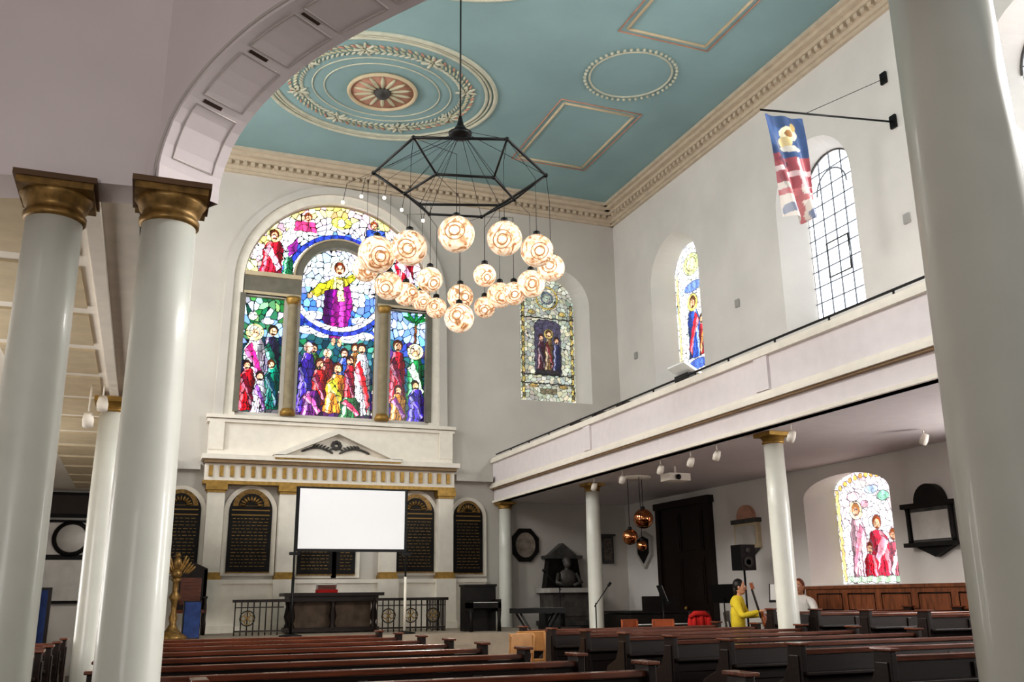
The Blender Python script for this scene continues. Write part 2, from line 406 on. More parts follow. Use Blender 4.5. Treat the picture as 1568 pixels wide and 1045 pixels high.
for s in (-1,1):
    k=CX+s*1.55
    P([(k-.1*s,7.9),(k-.5*s,8.35),(k-.62*s,8.1),(k-.3*s,7.65)],(252,250,255));P([(k+.15*s,7.75),(k+.55*s,7.8),(k+.52*s,7.4),(k+.2*s,7.35)],(250,236,244))
    robe(k,7.1,7.85,.24,(218,44,76),-.05*s,(250,190,215));head(k-.04*s,8.0,.1,(110,60,30),(250,240,170))
    robe(k-.38*s,7.1,7.5,.12,(60,160,116));
    k2=CX+s*.82
    P([(k2,8.4),(k2+.55*s,8.5),(k2+.5*s,8.22),(k2+.1*s,8.2)],(252,250,245))
    P([(k2-.22,8.42),(k2+.22,8.42),(k2+.26,8.18),(k2-.26,8.18)],(214,80,140) if s<0 else (70,110,206));head(k2-.05*s,8.53,.085,(150,90,50))
E(CX,8.5,.24,.15,(252,234,120));E(CX,8.5,.1,.1,(255,252,230))
P([(CX+.98,8.0),(CX+1.26,7.7),(CX+1.2,7.45),(CX+.98,7.7)],(40,120,70));P([(CX-.98,8.0),(CX-1.2,7.75),(CX-1.16,7.5),(CX-.98,7.7)],(150,60,150))
stained('window_1',1.55,5.78,3.84,8.92,.0105,.135,bg_main,ops,FE(20.12),1.4,fold=.15,hv=.05,lead=.014,asp=.85,deep=1.2)
def bg_q(x,z,b):
    return pick(b,[(176,180,168),(188,191,178),(160,168,162),(196,192,172)])
ops=[]
for s in (-1,1):
    P([(9.02+s*.63,4.7),(9.02+s*.70,4.7),(9.02+s*.70,7.2),(9.02+s*.63,7.2)],(196,176,104))
    for z in np.arange(4.8,7.2,.26):E(9.02+s*.665,z,.035,.06,(120,110,80))
ops.append(('r',9.02,7.35,.27,.31,(196,172,90)));ops.append(('r',9.02,7.35,.12,.17,(100,116,130)));E(9.02,7.35,.09,.09,(150,160,150))
for s in (-1,1):E(9.02+s*.42,6.95,.1,.06,(180,160,100));E(9.02+s*.4,5.05,.12,.05,(170,145,90))
P([(8.66,5.35),(9.38,5.35),(9.38,6.66),(9.2,6.76),(8.84,6.76),(8.66,6.66)],(80,76,98))
robe(8.84,5.45,6.2,.12,(96,46,62),0,(60,40,60));head(8.84,6.29,.07)
robe(9.05,5.45,6.3,.12,(150,120,80),0,(120,44,48));head(9.05,6.4,.075,(80,60,40),(180,160,100))
robe(9.26,5.45,6.15,.11,(60,64,110));head(9.26,6.24,.07)
P([(8.7,5.36),(9.34,5.36),(9.34,5.46),(8.7,5.46)],(50,44,50))
for z in (5.1,5.32,6.8):P([(8.3,z),(9.74,z),(9.74,z+.018),(8.3,z+.018)],(60,60,60))
P([(8.8,4.85),(9.24,4.85),(9.24,4.98),(8.8,4.98)],(120,110,90))
stained('window_2',8.26,9.78,4.6,7.95,.0115,.11,bg_q,ops,FE(20.5),.75,lead=.009,hv=.02,leadc=(.10,.10,.10),fold=.08)
c=17.2
def bga(x,z,b):return pick(b,[(232,235,238),(244,245,246),(222,228,234),(246,243,230)])
ops=[]
for s in (-1,1):P([(c+s*.6,4.9),(c+s*.69,4.9),(c+s*.69,7.3),(c+s*.6,7.3)],(240,224,160))
E(c,7.4,.34,.26,(206,214,160));E(c,7.4,.2,.16,(240,230,180));E(c,6.85,.36,.12,(130,156,220));E(c,5.02,.4,.12,(90,120,200))
robe(c+.05,5.2,6.35,.26,(66,104,204),0,(206,50,70));head(c+.05,6.48,.12,(110,70,40),(246,226,130));robe(c-.28,5.2,5.9,.16,(200,56,70),0,(240,160,90));head(c-.28,6.0,.09)
stained('window_3',c-.76,c+.76,4.83,7.95,.014,.13,bga,ops,FR(WR+.5),1.3,lead=.009,hv=.02,leadc=(.2,.2,.22),fold=.1,deep=1.1)
c=12.38
def bgl(x,z,b):return pick(b,[(248,247,250),(250,243,247),(240,244,250),(252,238,242)])
ops=[]
P([(c+.70,.2),(c+.78,.2),(c+.78,1.75),(c+.70,1.75)],(246,226,150));P([(c-.70,.2),(c-.78,.2),(c-.78,1.75),(c-.70,1.75)],(240,222,150))
for x in np.arange(-.66,.7,.13):E(c+x,1.93-.25*(x/.8)**2,.05,.045,(245,196,110))
E(c-.35,1.55,.14,.08,(160,216,190));E(c-.1,1.68,.16,.07,(190,215,245));E(c+.35,1.6,.16,.08,(250,214,222));E(c+.1,1.45,.1,.06,(245,190,205))
robe(c+.32,.22,1.25,.2,(248,206,218),0,(240,150,170));head(c+.32,1.36,.09,(200,140,90),(252,240,200))
robe(c-.18,.25,1.0,.25,(226,56,84),.06,(246,160,176));head(c-.14,1.12,.095,(150,80,50))
robe(c-.48,.22,.8,.14,(240,130,150),0,(252,215,222));head(c-.47,.9,.075,(170,100,60))
robe(c+.08,.2,.62,.17,(216,40,66));head(c+.08,.72,.075,(120,60,40))
P([(c-.7,.17),(c+.7,.17),(c+.7,.27),(c-.7,.27)],(190,216,190))
stained('window_4',c-.82,c+.82,.13,2.04,.0115,.12,bgl,ops,FR(WR+.5),1.35,lead=.008,hv=.02,leadc=(.36,.32,.36),fold=.12,deep=1.1)
def clear(name,c,fm,oi,mt,bars=True,z0=4.85,z1=7.92,h=.74):
    w=MB();sheet(w,oi(c),[],lambda u,v,t:fm(u,v,DEP-.02),mt)
    if bars:
        for k in range(-2,3):
            u=c+k*h/2.5;top=z1-.02-(h-math.sqrt(max(0,h*h-(u-c)**2)))
            if z1<3:top=z1-.1
            a=fm(u-.010,0,DEP);b=fm(u+.010,0,DEP+.02)
            w.box(min(a[0],b[0]),max(a[0],b[0]),min(a[1],b[1]),max(a[1],b[1]),z0,top,LEADG)
        n=int((z1-z0)/.3)
        for k in range(1,n):
            z=z0+(z1-z0)*k/n;hw=h if z<z1-h else math.sqrt(max(0,h*h-(z-(z1-h))**2))
            a=fm(c-hw,0,DEP);b=fm(c+hw,0,DEP+.02)
            w.box(min(a[0],b[0]),max(a[0],b[0]),min(a[1],b[1]),max(a[1],b[1]),z-.009,z+.009,LEADG)
        if z1>3:
            pts=[fm(c+.4*math.cos(a),z1-h+.4*math.sin(a),DEP+.02) for a in [math.pi*i/16 for i in range(17)]];w.tube(pts,.015,LEADG,6)
            pts=[fm(c+.74*math.cos(a),z1-h+.74*math.sin(a),DEP+.02) for a in [math.pi*i/16 for i in range(17)]];w.tube(pts,.02,GREYM,6)
            fr=[(c-.28,5.55),(c+.28,5.55),(c+.28,6.2),(c-.28,6.2)]
            w.tube([fm(p[0],p[1],DEP+.03) for p in fr],.02,GREYM,6,closed=True)
    w.obj(name)
clear('window_5',12.38,FR(WR),up_i,DAY);clear('window_6',7.56,FR(WR),up_i,DAY);clear('window_7',2.74,FR(WR),up_i,DAY)
clear('window_8',7.56,FR(WR),lo_i,DAY,z0=.15,z1=2.0,h=.8);clear('window_9',2.74,FR(WR),lo_i,DAY,z0=.15,z1=2.0,h=.8)
for i,c in enumerate(WY):clear('window_%d'%(10+i),c,FLw(WL),up_i,DAYL)
# ------------------------------------------------------------------ east window surround
e=MB();F=FE(20)
def arc(cx,cz,r,a0,a1,n=40):return [(cx+r*math.cos(a0+(a1-a0)*i/n),cz+r*math.sin(a0+(a1-a0)*i/n)) for i in range(n+1)]
o1=[(CX+2.55,3.76)]+arc(CX,6.78,2.5,.0,math.pi)+[(CX-2.55,3.76)]
i1=[(CX-2.36,3.76)]+arc(CX,6.78,2.33,math.pi,0)+[(CX+2.36,3.76)]
e.prism(o1+i1,F,0,.14,PLE)
o1=[(CX+2.40,3.76)]+arc(CX,6.78,2.38,.0,math.pi)+[(CX-2.40,3.76)]
i1=[(CX-2.12,3.76)]+arc(CX,6.78,2.12,math.pi,0)+[(CX+2.12,3.76)]
e.prism(o1+i1,F,0,.07,TRIM)
GRYF=mat('window_frame_grey',(122,118,106),.6,var=.08)
e.box(CX-2.1,CX-.87,19.93,20.05,6.5,7.0,GRYF);e.box(CX+.87,CX+2.1,19.93,20.05,6.5,7.0,GRYF)
for s in (-1,1):
    a,b=sorted((CX+s*.87,CX+s*2.1));e.box(a,b,19.88,20,6.92,7.02,BEI);e.box(a,b,19.9,20,6.5,6.56,BEI)
e.prism(arc(CX,6.97,1.06,0,math.pi)+arc(CX,6.97,.85,math.pi,0),F,-.05,.07,GRYF)
e.tube([F(p[0],p[1],.08) for p in arc(CX,6.97,1.04,0,math.pi)],.022,BEI,8)
for x in (2.63,4.69):
    e.lathe((x,19.93,0),[(.15,3.86),(.15,3.92),(.11,4.0),(.105,6.3),(.13,6.38),(.16,6.44),(.16,6.5)],TAN,16)
    e.lathe((x,19.93,0),[(.16,3.84),(.16,3.9),(.125,3.98)],GOLD,16);e.lathe((x,19.93,0),[(.115,6.32),(.14,6.38),(.165,6.44),(.165,6.48)],GOLD,16)
for x in (1.55,5.77):e.box(x-.06,x+.06,19.9,20,3.86,6.5,GRYF)
e.obj('window_surround')
e=MB()
e.box(1.05,6.3,19.82,19.99,2.88,3.7,TRIM);e.box(.98,6.37,19.72,19.99,3.68,3.755,TRIM);e.box(1.0,6.35,19.76,19.99,3.6,3.66,TRIM)
e.box(1.05,6.3,19.78,19.82,2.92,3.02,TRIM)
for x in (1.2,6.15):e.box(x-.15,x+.15,19.76,19.82,3.02,3.6,TRIM)
e.box(.94,6.41,19.55,19.99,2.80,2.9,TRIM);e.box(1.0,6.35,19.60,19.99,2.73,2.80,LINE);e.box(1.02,6.33,19.72,19.99,2.38,2.73,TRIM);e.box(1.0,6.35,19.7,19.99,2.31,2.38,GOLD)
x=1.1
while x<6.3:
    e.box(x,x+.075,19.67,19.73,2.46,2.68,GOLD);x+=.21
e.prism([(2.5,2.92),(4.93,2.92),(CX+.02,3.42)],FE(19.99),0,.3,TRIM)
for a,b in (((2.33,2.92),(CX+.02,3.54)),((5.1,2.92),(CX+.02,3.54))):
    d=Vector((b[0]-a[0],b[1]-a[1])).normalized()
    q=[a,b,(b[0],b[1]-.12),(a[0]+d.x*.25,a[1])]
    e.prism(q,FE(19.99),0,.48,TRIM)
e.box(2.36,5.07,19.51,19.64,2.87,2.93,TRIM);e.box(2.38,5.05,19.53,19.62,2.84,2.87,GOLD)
for s in (-1,1):
    for i in range(9):
        t=i/8;x=CX+s*(.12+.55*t);z=3.03+.08*math.sin(t*3)+.02
        e.ball((x,19.66,z),(.07,.03,.026),GREYM,8,5,Matrix.Rotation(-s*(.5-.9*t),4,'Y'))
        if t<.7:e.ball((x,19.66,z+.05),(.05,.025,.018),GREYM,8,5,Matrix.Rotation(s*.6,4,'Y'))
for i in range(8):
    a=i*math.pi/4;e.ball((CX+.08*math.cos(a),19.66,3.19+.07*math.sin(a)),(.045,.03,.045),GREYM,8,5)
for x in (1.28,2.72,4.88,6.15):
    e.box(x-.17,x+.17,19.74,19.99,.55,2.18,TRIM);e.box(x-.2,x+.2,19.7,19.99,.42,.5,GOLD);e.box(x-.18,x+.18,19.72,19.99,.5,.56,GOLD)
    e.box(x-.18,x+.18,19.72,19.99,2.14,2.19,GOLD);e.box(x-.21,x+.21,19.68,19.99,2.19,2.31,GOLD)
    e.box(x-.22,x+.22,19.68,19.99,SA,.42,TRIM);e.box(x-.25,x+.25,19.65,19.99,SA,SA+.15,TRIM)
e.box(-.1,7.1,19.8,19.99,SA,.36,TRIM);e.box(-.1,7.1,19.76,19.99,.34,.42,TRIM);e.box(-.1,7.1,19.76,19.99,SA,SA+.14,TRIM)
e.box(-.1,.94,19.8,19.99,2.6,2.75,PLE);e.box(6.41,7.28,19.8,19.99,2.55,2.7,PLE)
e.obj('altar_reredos')
GT=mat('gold_lettering',(150,118,60),.5,metal=.3)
def tablet(xc,h,zb,zt):
    t=MB();zs=zt-h;F2=FE(19.995)
    t.prism(arch(xc,h+.1,zb-.05,zs),F2,0,.06,TRIM);t.prism(arch(xc,h,zb,zs),F2,0,.09,MARB)
    t.prism(arc(xc,zs+.08,h-.06,.05,math.pi-.05,16),F2,.09,.11,DGOLD)
    t.prism(arc(xc,zs+.1,h*.6,.05,math.pi-.05,12),F2,.11,.125,MARB)
    for i in range(9):
        a=math.pi*(i+.5)/9;t.ball((xc+h*.42*math.cos(a),19.87,zs+.1+h*.35*math.sin(a)),(.07,.02,.025),DGOLD,6,4,Matrix.Rotation(-a,4,'Y'))
    for z in (zs+.02,zs-.08):t.box(xc-h+.05,xc+h-.05,19.895,19.91,z-.012,z+.012,GT)
    z=zs-.16
    while z>zb+.07:
        x=xc-h+.08
        while x<xc+h-.1:
            l=random.uniform(.03,.1);l=min(l,xc+h-.07-x);t.box(x,x+l,19.9,19.912,z,z+.012,GT);x+=l+.03
        z-=.068
    t.box(xc-h,xc+h,19.88,19.91,zb,zb+.025,DGOLD)
    t.obj('inscription_tablet')
for a in ((2.0,.43,.55,2.22),(5.5,.43,.55,2.22),(.62,.4,.55,2.18),(6.72,.34,.52,2.1),(3.35,.36,.5,2.1),(4.0,.2,.5,2.0)):tablet(*a)
# ------------------------------------------------------------------ galleries
def gallery(side):
    mx=(lambda x:x) if side>0 else (lambda x:2*CX-x)
    y0=-1.5 if side>0 else 5.0
    g=MB()
    def b(x0,x1,y0_,y1,z0,z1,mt):
        a,c=sorted((mx(x0),mx(x1)));g.box(a,c,y0_,y1,z0,z1,mt)
    SF=PINK if side>0 else TRIM
    b(7.42,10.72,y0,19.97,2.12,2.25,SF)
    b(7.36,7.5,y0,19.97,2.09,2.4,PINK);b(7.31,7.5,y0,19.97,2.09,2.14,TRIM)
    b(7.29,7.5,y0,19.97,2.385,2.41,LINE);b(7.25,7.5,y0,19.97,2.41,2.47,TRIM);b(7.29,7.5,y0,19.97,2.47,2.53,TRIM)
    b(7.34,7.48,y0,19.97,2.53,3.02,PINK)
    b(7.28,7.54,y0,19.97,3.0,3.07,TRIM);b(7.3,7.52,y0,19.97,3.07,3.11,TRIM)
    for y in (4.2,9.72,14.95):
        if y>y0:b(7.3,7.4,y-.14,y+.14,2.55,3.0,PINK)
    g.tube([(mx(7.4),y0,3.2),(mx(7.4),19.9,3.2)],.016,BLK,6)
    y=y0+.5
    while y<19.9:
        g.tube([(mx(7.4),y,3.1),(mx(7.4),y,3.2)],.014,BLK,6);y+=1.05
    if side<0:
        b(7.7,7.78,y0,19.97,2.06,2.12,TRIM)
        y=5.2
        while y<19:
            b(7.86,8.6,y,y+.9,2.1,2.125,BEI);y+=1.1
    g.obj('side_gallery')
gallery(1);gallery(-1)
mat('cap_dark',(98,74,52),.6,metal=.1,var=.1)
def column(x,y,r,zb,zt,name='column',big=False,cap=GOLD):
    c=MB()
    if big:
        c.lathe((x,y,0),[(r*1.35,zb),(r*1.35,zb+.12),(r*1.2,zb+.16),(r*1.25,zb+.2),(r*1.1,zb+.27),(r*1.07,zb+.35),(r*1.05,zb+1.5),(r*1.0,zt-.8),(r*.97,zt-.18)],COLM,48)
        c.lathe((x,y,0),[(r*.97,zt-.19),(r*1.08,zt-.18),(r*1.08,zt-.155),(r*.99,zt-.15),(r*.99,zt-.12),(r*1.1,zt-.11),(r*1.18,zt-.075),(r*1.3,zt-.055)],DGOLD,48)
        q=r*1.28;c.box(x-q,x+q,y-q,y+q,zt-.06,zt-.028,DGOLD);q=r*1.38;c.box(x-q,x+q,y-q,y+q,zt-.028,zt,MATS['cap_dark'])
    else:
        c.lathe((x,y,0),[(r*1.35,zb),(r*1.35,zb+.1),(r*1.1,zb+.16),(r,zb+.25),(r*.98,zt-1),(r*.9,zt-.14)],COLM,32)
        c.lathe((x,y,0),[(r*.9,zt-.15),(r*1.05,zt-.14),(r*1.05,zt-.12),(r*.95,zt-.11),(r*1.2,zt-.05)],cap,32)
        q=r*1.28;c.box(x-q,x+q,y-q,y+q,zt-.05,zt,cap)
    c.obj(name)
for x,y in ((8.0,16.2),(7.84,10.3),(7.84,4.2)):column(x,y,.142,FL,2.115)
column(7.56,19.78,.15,FL,2.09)
for x,y in ((-.5,16.2),(-.42,10.37)):column(x,y,.142,FL,2.06)
# ------------------------------------------------------------------ west arcade (foreground)
C1=Vector((-.545,4.72));C2=Vector((-.02,4.6));C3=Vector((2.0,1.69));ZS=1.985
column(C1.x,C1.y,.132,FL,ZS,'arcade_column',True);column(C2.x,C2.y,.132,FL,ZS,'arcade_column',True)
column(C3.x,C3.y,.135,FL,ZS,'arcade_column',True)
u=(C3-C2).normalized();n=Vector((-u.y,u.x))
if n.y<0:n=-n
Lh=(C3-C2).length
half=[(0,-.085),(0,0),(.01,.05),(.03,.11),(.08,.21),(.13,.27),(.185,.318),(.24,.358),(.3,.395),(.37,.43),(.444,.46),(.52,.487),(.6,.51),(.68,.527),(.763,.54),(.88,.552),(1.0,.56),(1.2,.567),(1.4,.571),(1.7,.573)]
prof=[(s+.08,z+2.07) for s,z in half]+[(Lh-.08-s,z+2.07) for s,z in reversed(half)]
def P3(s,z,t):p=C2+u*s+n*t;return (p.x,p.y,z)
a=MB();TOP=4.0;tn,tf=-.14,.22
def offs(pts,d):
    out=[]
    for i,(s,z) in enumerate(pts):
        p=pts[max(0,i-1)];q=pts[min(len(pts)-1,i+1)];dx,dz=q[0]-p[0],q[1]-p[1];l=math.hypot(dx,dz) or 1
        out.append((s-dz/l*d,z+dx/l*d))
    return out
band=mat('arch_band',(196,188,184),.7,var=.03)
rb=[(max(-.02,s),max(ZS,z)) for s,z in offs(prof,.10)];rb[0]=(-.02,ZS);rb[-1]=(Lh+.02,ZS)
N=len(prof)
vs=[P3(s,z,tn) for s,z in prof]+[P3(s,z,tf) for s,z in prof]+[P3(s,z,tf) for s,z in rb]+[P3(s,z,tn) for s,z in rb]
fs=[]
for i in range(N-1):
    for k in range(4):
        l=(k+1)%4;fs.append((k*N+i,k*N+i+1,l*N+i+1,l*N+i))
a.add(vs,fs,PLV)
pr=rb;rec=.05
def webface(pts,t):
    M_=len(pts);a.add([P3(s,z,t) for s,z in pts]+[P3(s,TOP,t) for s,z in pts],[(i,i+1,i+1+M_,i+M_) for i in range(M_-1)],PLV)
webface(pr,tn+rec);webface(pr,tf-.02)
p0=P3(-.02,0,tn+rec);q=Vector((p0[0],p0[1]))
front=[(WL+.02,5.35),(C1.x-.15,C1.y-.1),(q.x,q.y)]
a.add([(x,y,ZS) for x,y in front]+[(x,y,TOP) for x,y in front],[(0,1,4,3),(1,2,5,4)],PLV,True)
pb=P3(-.02,0,tf-.02);back=[(WL+.02,5.7),(C1.x-.1,C1.y+.17),(pb[0],pb[1])]
a.add([(x,y,ZS) for x,y in back]+[(x,y,TOP) for x,y in back],[(0,1,4,3),(1,2,5,4)],PLV)
a.add([(x,y,ZS) for x,y in front+back],[(0,1,4,3),(1,2,5,4)],PLV)
a.tube([P3(s,z,tn-.004) for s,z in offs(prof,.025)],.008,band,6)
cum=[0]
for i in range(1,len(prof)):cum.append(cum[-1]+math.hypot(prof[i][0]-prof[i-1][0],prof[i][1]-prof[i-1][1]))
def at(d):
    for i in range(1,len(prof)):
        if cum[i]>=d:
            k=(d-cum[i-1])/(cum[i]-cum[i-1]);return (prof[i-1][0]+k*(prof[i][0]-prof[i-1][0]),prof[i-1][1]+k*(prof[i][1]-prof[i-1][1]))
    return prof[-1]
def sof(d,t,off=.006):
    s,z=at(d);s2,z2=at(d+.02);dx,dz=s2-s,z2-z;l=math.hypot(dx,dz);return P3(s+dz/l*off,z-dx/l*off,t)
VD=mat('vent_dark',(70,52,42),.9)
d=.14
while d<cum[-1]-.5:
    Lp=.30
    path=[(d+Lp*i/6,-.08) for i in range(7)]+[(d+Lp*(6-i)/6,.16) for i in range(7)]
    a.tube([sof(q_,t,.002) for q_,t in path],.004,band,6,closed=True)
    d2=d+Lp+.03
    a.add([sof(d2-.010,-.06,.003),sof(d2+.010,-.06,.003),sof(d2+.010,.05,.003),sof(d2-.010,.05,.003)],[(0,1,2,3)],VD)
    d+=Lp+.06
a.obj('arcade_arch')
v=MB();v.add([(WL+.02,5.3,TOP),(-.72,4.62,TOP),(-.02,4.5,TOP),(1.95,1.6,TOP),(1.95,-2,TOP),(WL+.02,-2,TOP)],[(0,1,2,3,4,5)],PLV);v.obj('ceiling_vestibule')
# ------------------------------------------------------------------ chandelier
ch=MB();hc=(3.66,11.2)
def ring(R,z,n,rot):return [(hc[0]+R*math.cos(rot+2*math.pi*i/n),hc[1]+R*math.sin(rot+2*math.pi*i/n),z) for i in range(n)]
yaw=math.radians(-18)
U=ring(1.2,5.70,6,yaw);I=ring(.76,5.36,6,yaw+.1)
ch.tube(U,.02,BLK,6,closed=True);ch.tube(I,.018,BLK,6,closed=True)
for i,p in enumerate(U):
    q=I[i];ch.tube([p,q],.015,BLK,6);ch.ball(p,.032,BLK,8,6)
    ch.tube([p,(hc[0],hc[1],6.38)],.004,BLK,5)
for p in I:ch.tube([p,(hc[0],hc[1],6.38)],.004,BLK,5);ch.ball(p,.03,BLK,8,6)
ch.lathe((hc[0],hc[1],0),[(.03,6.24),(.15,6.28),(.17,6.33),(.1,6.38),(.05,6.46),(.02,6.6)],BLK,16)
ch.tube([(hc[0],hc[1],6.5),(hc[0],hc[1],CE-.2)],.012,BLK,6);ch.lathe((hc[0],hc[1],CE-.25),[(.03,0),(.12,.12),(.16,.25)],DGOLD,16)
gm=bpy.data.materials.new('blown_glass_globe');gm.use_nodes=True;nt=gm.node_tree;b=nt.nodes['Principled BSDF']
tc=nt.nodes.new('ShaderNodeAttribute');tc.attribute_name='Gp'
nz=nt.nodes.new('ShaderNodeTexNoise');nz.inputs['Scale'].default_value=1.3;nz.inputs['Detail'].default_value=2;nz.inputs['Distortion'].default_value=2.6
nt.links.new(tc.outputs['Vector'],nz.inputs['Vector'])
cr=nt.nodes.new('ShaderNodeValToRGB');EE=cr.color_ramp.elements
EE[0].position=.34;EE[0].color=(.38,.18,.08,1);EE[1].position=.62;EE[1].color=(1,.85,.68,1)
k_=EE.new(.43);k_.color=(.72,.43,.25,1);k_=EE.new(.51);k_.color=(.93,.69,.48,1)
nt.links.new(nz.outputs['Fac'],cr.inputs[0])
nt.links.new(cr.outputs[0],b.inputs['Base Color']);nt.links.new(cr.outputs[0],b.inputs['Emission Color'])
lw=nt.nodes.new('ShaderNodeLayerWeight');lw.inputs['Blend'].default_value=.45
mr=nt.nodes.new('ShaderNodeMapRange');mr.inputs['To Min'].default_value=.85;mr.inputs['To Max'].default_value=.1
nt.links.new(lw.outputs['Facing'],mr.inputs['Value']);nt.links.new(mr.outputs[0],b.inputs['Emission Strength'])
b.inputs['Roughness'].default_value=.05;b.inputs['Coat Weight'].default_value=.5
glow=mat('lamp_core',(255,240,215),.5,emit=2.5,var=0)
AMB=mat('amber_glass_ridge',(188,136,94),.15,var=.1,emit=.3,coat=.5)
GL=[(2.38,10.6,4.13,.235),(2.69,10.2,4.11,.22),(3.19,9.9,4.24,.225),(3.81,9.9,4.27,.22),(4.37,10.2,4.29,.215),(4.83,10.8,4.32,.19),(4.74,11.3,4.24,.2),(4.16,11.6,4.40,.165),(3.30,11.4,4.17,.175),(2.71,11.3,3.98,.19),(2.33,11.0,4.07,.17),(3.10,11.9,4.10,.17),(3.41,12.2,4.13,.15),(3.63,12.2,4.04,.155),(3.93,12.0,4.18,.19),(3.62,11.1,3.57,.2),(4.30,12.0,4.06,.16),(4.46,11.8,4.20,.19),(4.56,11.5,4.14,.17)]
gp_vals={}
for x,y,z,r in GL:
    o=len(ch.v);ch.ball((x,y,z),r,gm,24,16)
    ph=random.random()*50
    for k in range(o,len(ch.v)):
        w=(Vector(ch.v[k])-Vector((x,y,z)))/r;gp_vals[k]=(w.x*1.0+ph,w.y*1.0+ph*.7,w.z*1.0)
    toc=Vector((random.uniform(-.6,.4),-1,random.uniform(-.7,-.05))).normalized()
    a1=toc.cross(Vector((0,0,1))).normalized();a2=toc.cross(a1)
    for k,rr in enumerate((.5,.28)):
        hh=math.sqrt(1-rr*rr)
        ccn=Vector((x,y,z))+toc*r*hh+a1*r*random.uniform(-.04,.04)
        ch.tube([ccn+(a1*math.cos(t)+a2*math.sin(t))*r*rr*(1+.06*math.sin(2*t+ph)) for t in [2*math.pi*i/20 for i in range(20)]],r*(.028,.04)[k],AMB,6,closed=True)
    ch.ball(Vector((x,y,z))+toc*r*.93,r*.16,glow,10,6)
    ch.lathe((x,y,z+r*.95),[(.05,0),(.045,.05),(.012,.07)],BLK,10)
    j=min(U+I,key=lambda k:(k[0]-x)**2+(k[1]-y)**2)
    ch.tube([(x,y,z+r),(x,y,5.3),(j[0],j[1],j[2])],.004,BLK,4)
for x,z in ((2.45,5.52),(2.78,5.55),(2.19,5.39),(3.04,5.40),(3.36,5.28)):
    ch.ball((x,12.0,z),.026,glow,8,6);ch.tube([(x,12.0,z),(x+.05,12.0,z+.3)],.004,BLK,4);ch.tube([(x+.05,12.0,z+.3),(hc[0],hc[1],6.3)],.003,BLK,4)
co=ch.obj('globe_chandelier')
at_=co.data.attributes.new('Gp','FLOAT_VECTOR','POINT')
arr=np.zeros((len(co.data.vertices),3),np.float32)
for k,vv in gp_vals.items():
    if k<len(arr):arr[k]=vv
at_.data.foreach_set('vector',arr.ravel())
# ------------------------------------------------------------------ pews
def pewmesh(L,name):
    p=MB();h=.9
    p.box(0,L,-.02,.02,.12,h-.04,WOODD)
    p.box(0,L,-.04,.04,h-.035,h,WOODR)  # top rail coloured lighter than the back, painting in the light it catches
    p.box(0,L,-.035,-.02,.1,.2,WOODD);p.box(0,L,-.035,-.02,.62,.7,WOODD)
    k=max(2,int(L/.6))
    for i in range(k+1):
        x=min(L-.06,L*i/k);p.box(x,x+.06,-.034,-.02,.2,.84,WOODD)
    p.box(0,L,.02,.4,.41,.45,WOODR);p.box(0,L,-.14,-.03,.72,.745,WOODD)
    for x in (0,L):
        poly=[(-.07,0),(.42,0),(.42,.5),(.36,.6),(.16,.68),(.09,.8),(.08,.93),(-.08,.93)]
        p.prism(poly,lambda u_,w_,t,x=x:(x+t,u_,w_),-.025,.025,WOODD)
        s=-1 if x==0 else 1
        p.box(*sorted((x+s*.025,x+s*.036)),-.04,.36,.08,.12,WOODD);p.box(*sorted((x+s*.025,x+s*.036)),-.05,.06,.5,.86,WOODD)
        p.prism([(-.1,.93),(.1,.93),(.1,.95),(-.1,.95)],lambda u_,w_,t,x=x:(x+t,u_,w_),-.04,.04,WOODR)
    return p
PM={}
def pew(x0,x1,y,z=FL):
    L=round(x1-x0,2)
    if L not in PM:
        o=pewmesh(L,'p').obj('church_pew',(x0,y,z),bevel=.006);PM[L]=o.data;return
    o=bpy.data.objects.new('church_pew',PM[L]);bpy.context.collection.objects.link(o);o.location=(x0,y,z)
    b=o.modifiers.new('bev','BEVEL');b.width=.006;b.segments=2
for i in range(9):
    y=3.95+.92*i
    pew(.3 if y<5.2 else -.2,2.7,y)
    if y>5.2:pew(-3.2,-.7,y)
for i in range(10):pew(4.66,7.58,3.3+.92*i)
f=MB();f.box(8.1,WR-.1,2,12.3,FL,FL+.17,WOODD);f.obj('pew_platform')
for i in range(9):pew(8.14,10.56,3.7+.92*i,FL+.17)
f=MB();f.box(8.2,WR-.1,12.35,15.1,FL,FL+.2,WOODD);f.obj('band_platform')
BP=FL+.2
